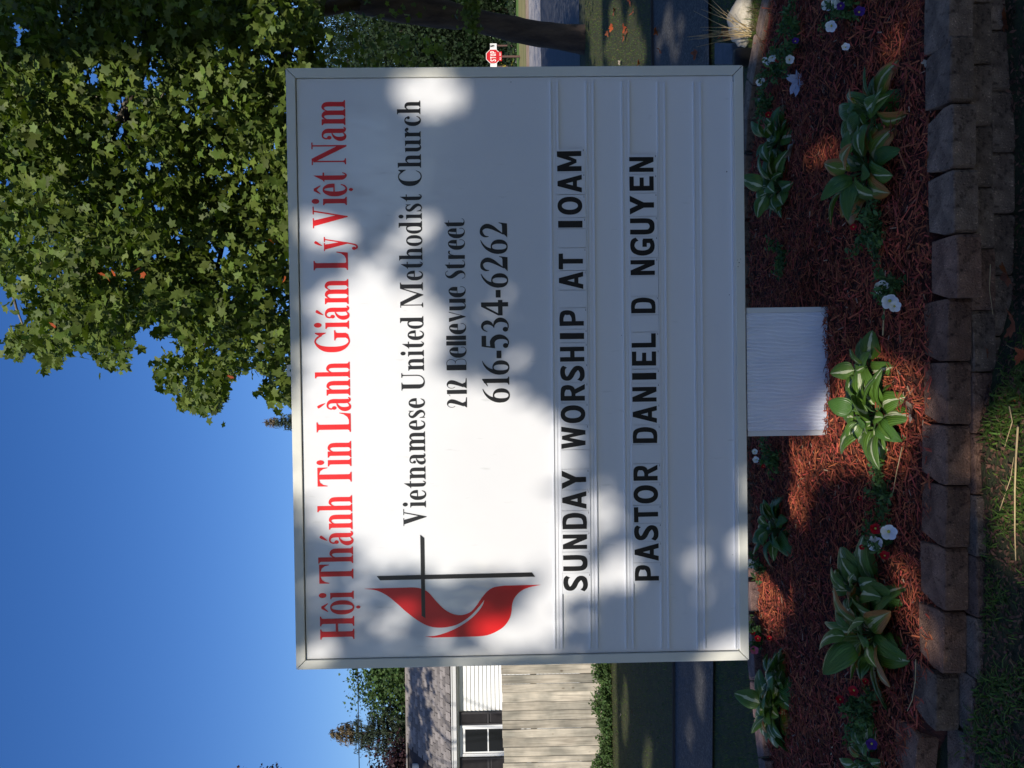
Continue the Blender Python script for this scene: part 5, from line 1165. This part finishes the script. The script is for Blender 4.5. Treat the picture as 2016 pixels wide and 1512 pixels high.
petunia(1745, 1062, .11, 'petunia with two white and two red flowers left of the post', [(W_,1722,1070,.055),(W_,1750,1048,.055),(Rd,1724,1041,.055),(Rd,1742,1093,.045),(Rd,1697,1077,.03)], 208, 240)
petunia(1525, 905, .12, 'shaded petunia with two white flowers and one red beneath the sign', [(W_,1486,889,.03),(W_,1488,905,.035),(Rd,1503,918,.03)], 209, 240)
petunia(1500, 1115, .10, 'petunia with one white flower by the back stones under the sign', [(W_,1478,1110,.05)], 210, 160)
petunia(1500, 1255, .12, 'petunia with red and pink flowers under the lower left of the sign', [(Rd,1492,1257,.045),(Rd,1515,1256,.035),(Rd,1482,1245,.04),(Pk,1485,1280,.045)], 211, 200)
petunia(1715, 1405, .15, 'grey green petunia with two red flowers at the left of the bed', [(Rd,1680,1360,.055),(Rd,1654,1377,.045),(Rd,1704,1341,.03),(Pu,1716,1465,.04)], 212, 420)
petunia(1540, 500, .14, 'flowerless petunia in deep shade right of the post', [], 213, 200, .06)

# ------------------------------------------------------------ grass
g = np.random.default_rng(77)
def lawn(name, label, xr, yr, n, hmin, hmax, wmin, wmax, keep, m_, tilt0=1.0, bend=.6, seg=2, clump=0, dry=0.0, zf=ground_z):
    if clump:
        cx = g.uniform(*xr, n//clump); cy = g.uniform(*yr, n//clump); x = np.repeat(cx, clump)+g.normal(0,.022,len(cx)*clump); y = np.repeat(cy, clump)+g.normal(0,.022,len(cx)*clump)
    else: x = g.uniform(*xr, n); y = g.uniform(*yr, n)
    k = keep(x, y); x, y = x[k], y[k]; n = len(x)
    z = np.array([zf(a, b) for a, b in zip(x, y)])-.004
    a = g.uniform(0, 6.28, n); ti = np.clip(g.normal(tilt0, .35, n), .15, 1.5)
    mi = (g.random(n) < dry).astype(int)
    o = link(name, blades(n, np.stack([x,y,z],1), a, ti, g.uniform(hmin,hmax,n), g.uniform(wmin,wmax,n), bend, [m_, M['blade_dry']], name, midx=mi, seg=seg))
    return tag(o, label, 'grass', kind='stuff')
wallx = np.vectorize(lambda x: bed_front(x)-.10)
def near_keep(x, y):
    px, py, z = to_px(np.stack([x, y, np.full(len(x), .06)],1)); dens = np.clip((py-640)/160, .03, 1)*np.where(px > 1918, 1, .5)*np.where(py > 1200, .55, 1)
    patch = np.clip((np.sin(x*9+1.3)*np.sin(y*11+x*4)+.5*np.sin(x*23+y*17)+.25)*1.6, 0, 1)
    return (y < wallx(x)-.05) & (g.random(len(x)) < dens*(.06+.94*patch)) & (px < 2150)
lawn('near_grass', 'coarse green grass growing against the front of the block wall', (-1.5,1.4), (1.95,2.78), 64000, .03, .12, .0022, .0062, near_keep, M['blade'], .7, .9, 4, clump=9, dry=.06)
def wedge(x, y): return (np.abs(x) < .47*y+.3)
def off_path(x, y):
    pf = np.interp(x, [p.x for p in up], [p.y for p in up]); pn = np.interp(x, [p.x for p in dn], [p.y for p in dn]); return ~((y > pn) & (y < pf))
def side(x, y):
    px, py, _ = to_px(np.stack([x,y,np.zeros(len(x))],1)); return ((py < 150) | (py > 1270)) & (py > -30) & (py < 1545)
lawn('lawn_strip_grass', 'short shaded grass between the flower bed and the path', (-3.2,3.4), (4.75,6.6), 46000, .02,.06,.0025,.005, lambda x,y: side(x,y)&off_path(x,y), M['blade'], 1.1, .5, 1, dry=.15)
lawn('lawn_grass', 'mown shaded grass beyond the path reaching the fence and the road', (-6.2,7), (7.3,14.2), 120000, .022,.05,.004,.008, lambda x,y: side(x,y)&off_path(x,y)&~((x<0)&(y>12.2)), M['blade'], 1.1, .5, 1, dry=.22)
# ------------------------------------------------------------ fallen leaves, straws, stones
FLM = []
for mk in ('leaf_fall','leaf_pale','leaf_white','leaf_orange'):
    Tk = leaf_template('maple')[0].copy(); rr2 = Tk[:,0]**2+Tk[:,1]**2; Tk[:,2] = .9*Tk[:,0]**2-.5*rr2*Tk[:,1]+.05*np.sin(Tk[:,0]*20); FLM.append(np_mesh('fallen_leaf', Tk, Fc if len(Fc) > 20 else leaf_template('maple')[1], M[mk]))
def fallen(px, py, z, kind, size, label, flat=True):
    q = on_z(px, py, z); o = link('fallen_leaf', FLM[kind], None, q, (random.uniform(-.5,.5), random.uniform(-.5,.5), random.uniform(0,6)), (size,)*3); return tag(o, label, 'leaf', 'fallen leaves lying about')
fg = .10
for a in [(1982,45,.03,0,.085,'long rust coloured fallen leaf on the lowest blocks at the right front'),(1940,690,fg,0,.05,'folded brown leaf in the grass below the sixth wall block'),(1995,640,fg,0,.10,'dark brown leaf half hidden in shade at the bottom of the photo'),(2012,700,fg,3,.06,'orange leaf scrap touching the photo bottom edge'),(2008,790,fg,3,.07,'curled orange brown leaf in the sunlit grass'),(1985,545,fg,0,.09,'dull brown leaf in deep shade below the wall'),(2000,1148,fg,1,.04,'small pale yellow leaf fragment in the grass'),(1985,1165,fg,0,.07,'red brown leaf under the pale fragment'),(1930,1140,fg,0,.04,'narrow brown leaf standing against the lower block'),(1960,1165,fg,0,.05,'broken reddish leaf among dark grass blades'),(1920,1385,fg,2,.07,'pale grey upturned leaf in the dark grass at the left'),(1942,1392,fg,1,.055,'tan strip of dead leaf beside the grey one'),(1935,1440,fg,0,.05,'dark red leaf lost in the grass at the left corner'),(1992,1275,fg,1,.05,'greyish dead leaf at the end of a white straw'),
          (1573,160,.235,2,.13,'ragged whitish dead leaf on the mulch near the right end of the bed'),(1560,290,.24,1,.12,'crumpled beige dead leaf beside the shaded hosta'),(1795,815,.235,1,.085,'crumpled tan leaf between the bright hosta and the wall'),(1822,122,.215,1,.032,'yellow leaf wedged against the back of a wall block'),(1830,1085,.21,0,.03,'brown leaf stuck in the gap between two wall blocks'),(1500,185,.2,1,.09,'pale yellow green leaf on the back stones under the sign'),
          (1500,48,.05,3,.13,'large orange leaf lit by the sun behind the bed at the right'),(1495,75,.05,3,.11,'second orange leaf lying below the large orange one'),(1499,95,.05,0,.10,'brown leaf at the foot of the dry grass tuft'),(1421,68,.03,3,.10,'orange leaf behind the dry grass stalks'),(1430,62,.03,0,.09,'brown leaf at the edge of the path by the dry grass'),
          (1228,56,.03,3,.13,'orange leaf on the sunlit patch of lawn by the maple'),(1230,68,.03,0,.13,'red brown leaf on the sunlit lawn by the maple'),(1203,52,.03,3,.13,'light orange leaf on the lawn nearest the trunk'),(1209,25,.03,0,.12,'brown leaf on shaded lawn right of the trunk'),(1228,75,.03,3,.10,'small orange leaf below the red brown one'),(1245,24,.03,3,.10,'small tan leaf far right on the lawn'),(1196,64,.03,0,.10,'dark leaf beside the trunk foot'),(1220,125,.03,1,.09,'pale leaf on the lawn beside the sign edge'),(1256,126,.03,3,.09,'orange leaf on dark lawn beside the sign edge'),(1240,4,.03,3,.10,'orange leaf cut by the right photo edge'),(1292,58,.04,0,.12,'brown leaf on the far edge of the path'),(1300,100,.04,0,.08,'brown leaf on a sun fleck of the path'),(1370,105,.04,0,.10,'dark leaf near the near edge of the path'),(1245,1400,.03,1,.10,'pale leaf alone on the dark left lawn'),(1221,1410,.03,1,.07,'small grey leaf on the left lawn'),(1492,1440,.2,1,.07,'withered leaf tip under the left rear hosta')]: fallen(*a)
def straw(pts, r_, label, m_='straw'):
    P_ = [on_z(a, b, z) for a, b, z in pts]; b = MB(); q = []
    for i in range(len(P_)-1):
        for k in range(4): q.append(P_[i].lerp(P_[i+1], k/4))
    q.append(P_[-1]); b.tube(q, [r_*(1-.5*k/len(q)) for k in range(len(q))], 5); return tag(b.build('straw', M[m_], None, True), label, 'straw', 'dead stalks lying in the grass and bed')
straw([(2004,840,.16),(2000,905,.155),(1998,965,.15),(1998,1050,.14),(2000,1112,.12)], .0032, 'long thick straw lying in the grass at the bottom of the photo')
straw([(1987,800,.15),(1993,830,.14),(1978,880,.13)], .002, 'short straw bent across the sunlit grass')
straw([(1968,1005,.13),(1990,940,.14),(1996,900,.13)], .0014, 'thin straw slanting toward the thick one')
straw([(1776,880,.26),(1765,930,.25),(1758,970,.24)], .0018, 'thin stalk leaning out of the bright hosta')
straw([(1738,660,.24),(1740,620,.25),(1744,588,.25)], .003, 'pale brown stem joining the small white petunia to the hosta')
straw([(1803,1298,.225),(1802,1340,.222),(1796,1378,.225),(1786,1400,.23)], .0018, 'straw resting on the left wall blocks')
straw([(2010,1205,.12),(1998,1235,.12),(1985,1248,.12)], .002, 'short white straw in the dark grass at the left', 'leaf_white')
straw([(1926,1415,.13),(1915,1440,.12),(1910,1475,.12)], .0012, 'thin straw below the grey upturned leaf')
straw([(1950,520,.12),(1948,570,.115),(1955,620,.11)], .0012, 'fine straw in the shadow below the fifth block')
n = 9000; x = g.uniform(-1.4,1.3,n); y = g.uniform(2.0,2.66,n); zz = np.array([front_ground(a,b) for a, b in zip(x,y)])
V, F = scatter(*leaf_template('oval'), np.stack([x,y,zz+.006],1), rot_mats(g.normal(size=(n,3))*.35+np.array([0,0,1]), g.uniform(0,6.28,n)), g.uniform(.006,.024,n))
tag(link('leaf_litter', np_mesh('leaf_litter', V, F, mat('litter_bits', (.12,.06,.035), .85, island=.6))), 'brown crumbs of leaf and bark on the soil in front of the wall', 'litter', kind='stuff')
# rock with dry ornamental grass behind the bed at the right
rp = on_z(1478, 42, 0.0); rk = empty('boulder', (rp.x, rp.y, 0)); bmr = bmesh.new(); bmesh.ops.create_icosphere(bmr, subdivisions=4, radius=1)
for v in bmr.verts:
    n_ = v.co.normalized(); s = 1+.10*math.sin(n_.x*5+1)*math.cos(n_.y*4)+.04*math.sin(n_.z*13+n_.x*9); v.co = Vector((n_.x*.145*s, n_.y*.10*s, n_.z*.085*s+.05))
me = bpy.data.meshes.new('boulder'); bmr.to_mesh(me); bmr.free(); me.materials.append(M['rock']); me.polygons.foreach_set('use_smooth', [True]*len(me.polygons))
bpy.data.objects.remove(rk); rk = link('boulder', me, None, (rp.x, rp.y, 0)); tag(rk, 'pale rounded rock catching the sun behind the right end of the bed', 'rock')
tp = on_z(1476, 62, 0.05); tf = tag(empty('dry_grass_tuft', (tp.x, tp.y, 0)), 'tuft of dry golden grass stalks leaning out beside the pale rock', 'grass tuft')
for k in range(22):
    e = on_z(1476-random.uniform(20,112), 62+random.uniform(-62,28), .03); q = Vector((tp.x, tp.y, .08)); ln = random.uniform(.16,.42)
    dirx = (on_y(1380, 62+random.uniform(-75,22), tp.y)-Vector((tp.x,tp.y,.06))).normalized(); a = Vector((random.uniform(-.05,.05), random.uniform(-.05,.05), .05)); b_ = a + dirx*ln + Vector((0,0,-.02))
    MB().tube([tuple(a), tuple((a+b_)/2+Vector((0,0,.02))), tuple(b_)], [.0022,.0016,.0008], 4).build('stalk', M['straw'], tf)
o = tag(link('dry_blades', blades(500, np.stack([g.normal(0,.10,500), g.normal(0,.06,500), np.full(500,.0)],1), g.uniform(0,6.28,500), np.clip(g.normal(.9,.3,500),.2,1.4), g.uniform(.08,.24,500), g.uniform(.002,.004,500), .7, [M['blade_dry'], M['blade']], 'dry_blades', midx=(g.random(500)<.45).astype(int), seg=3), tf), kind='stuff')
for nm, pts_, lab in (('stepping_stone', [(1412,84),(1412,128),(1452,128),(1446,86)], 'blue grey flat stone beside the path next to the sign'),):
    P_ = [on_z(a, b, .04) for a, b in pts_]; c_ = sum((Vector(p) for p in P_), Vector())/4
    tag(MB().zprism([(p.x-c_.x, p.y-c_.y) for p in P_], -.05, .02).build(nm, M['slate'], None, bevel=.008, loc=c_), lab, 'stone')
# black fittings sunk behind the bed, none of them lit
for px, py, lab in ((1462, 113, 'black plastic drain cup beside the blue grey stone'), (1487, 522, 'black garden spotlight at the back of the bed under the sign')):
    q = on_z(px, py, .10); s = MB(); s.tube([(0,0,-.1),(0,0,.02),(0,0,.05)], [.05,.055,.045], 14); tag(s.build('ground_fitting', M['cable'], None, True, loc=q), lab, 'fitting')
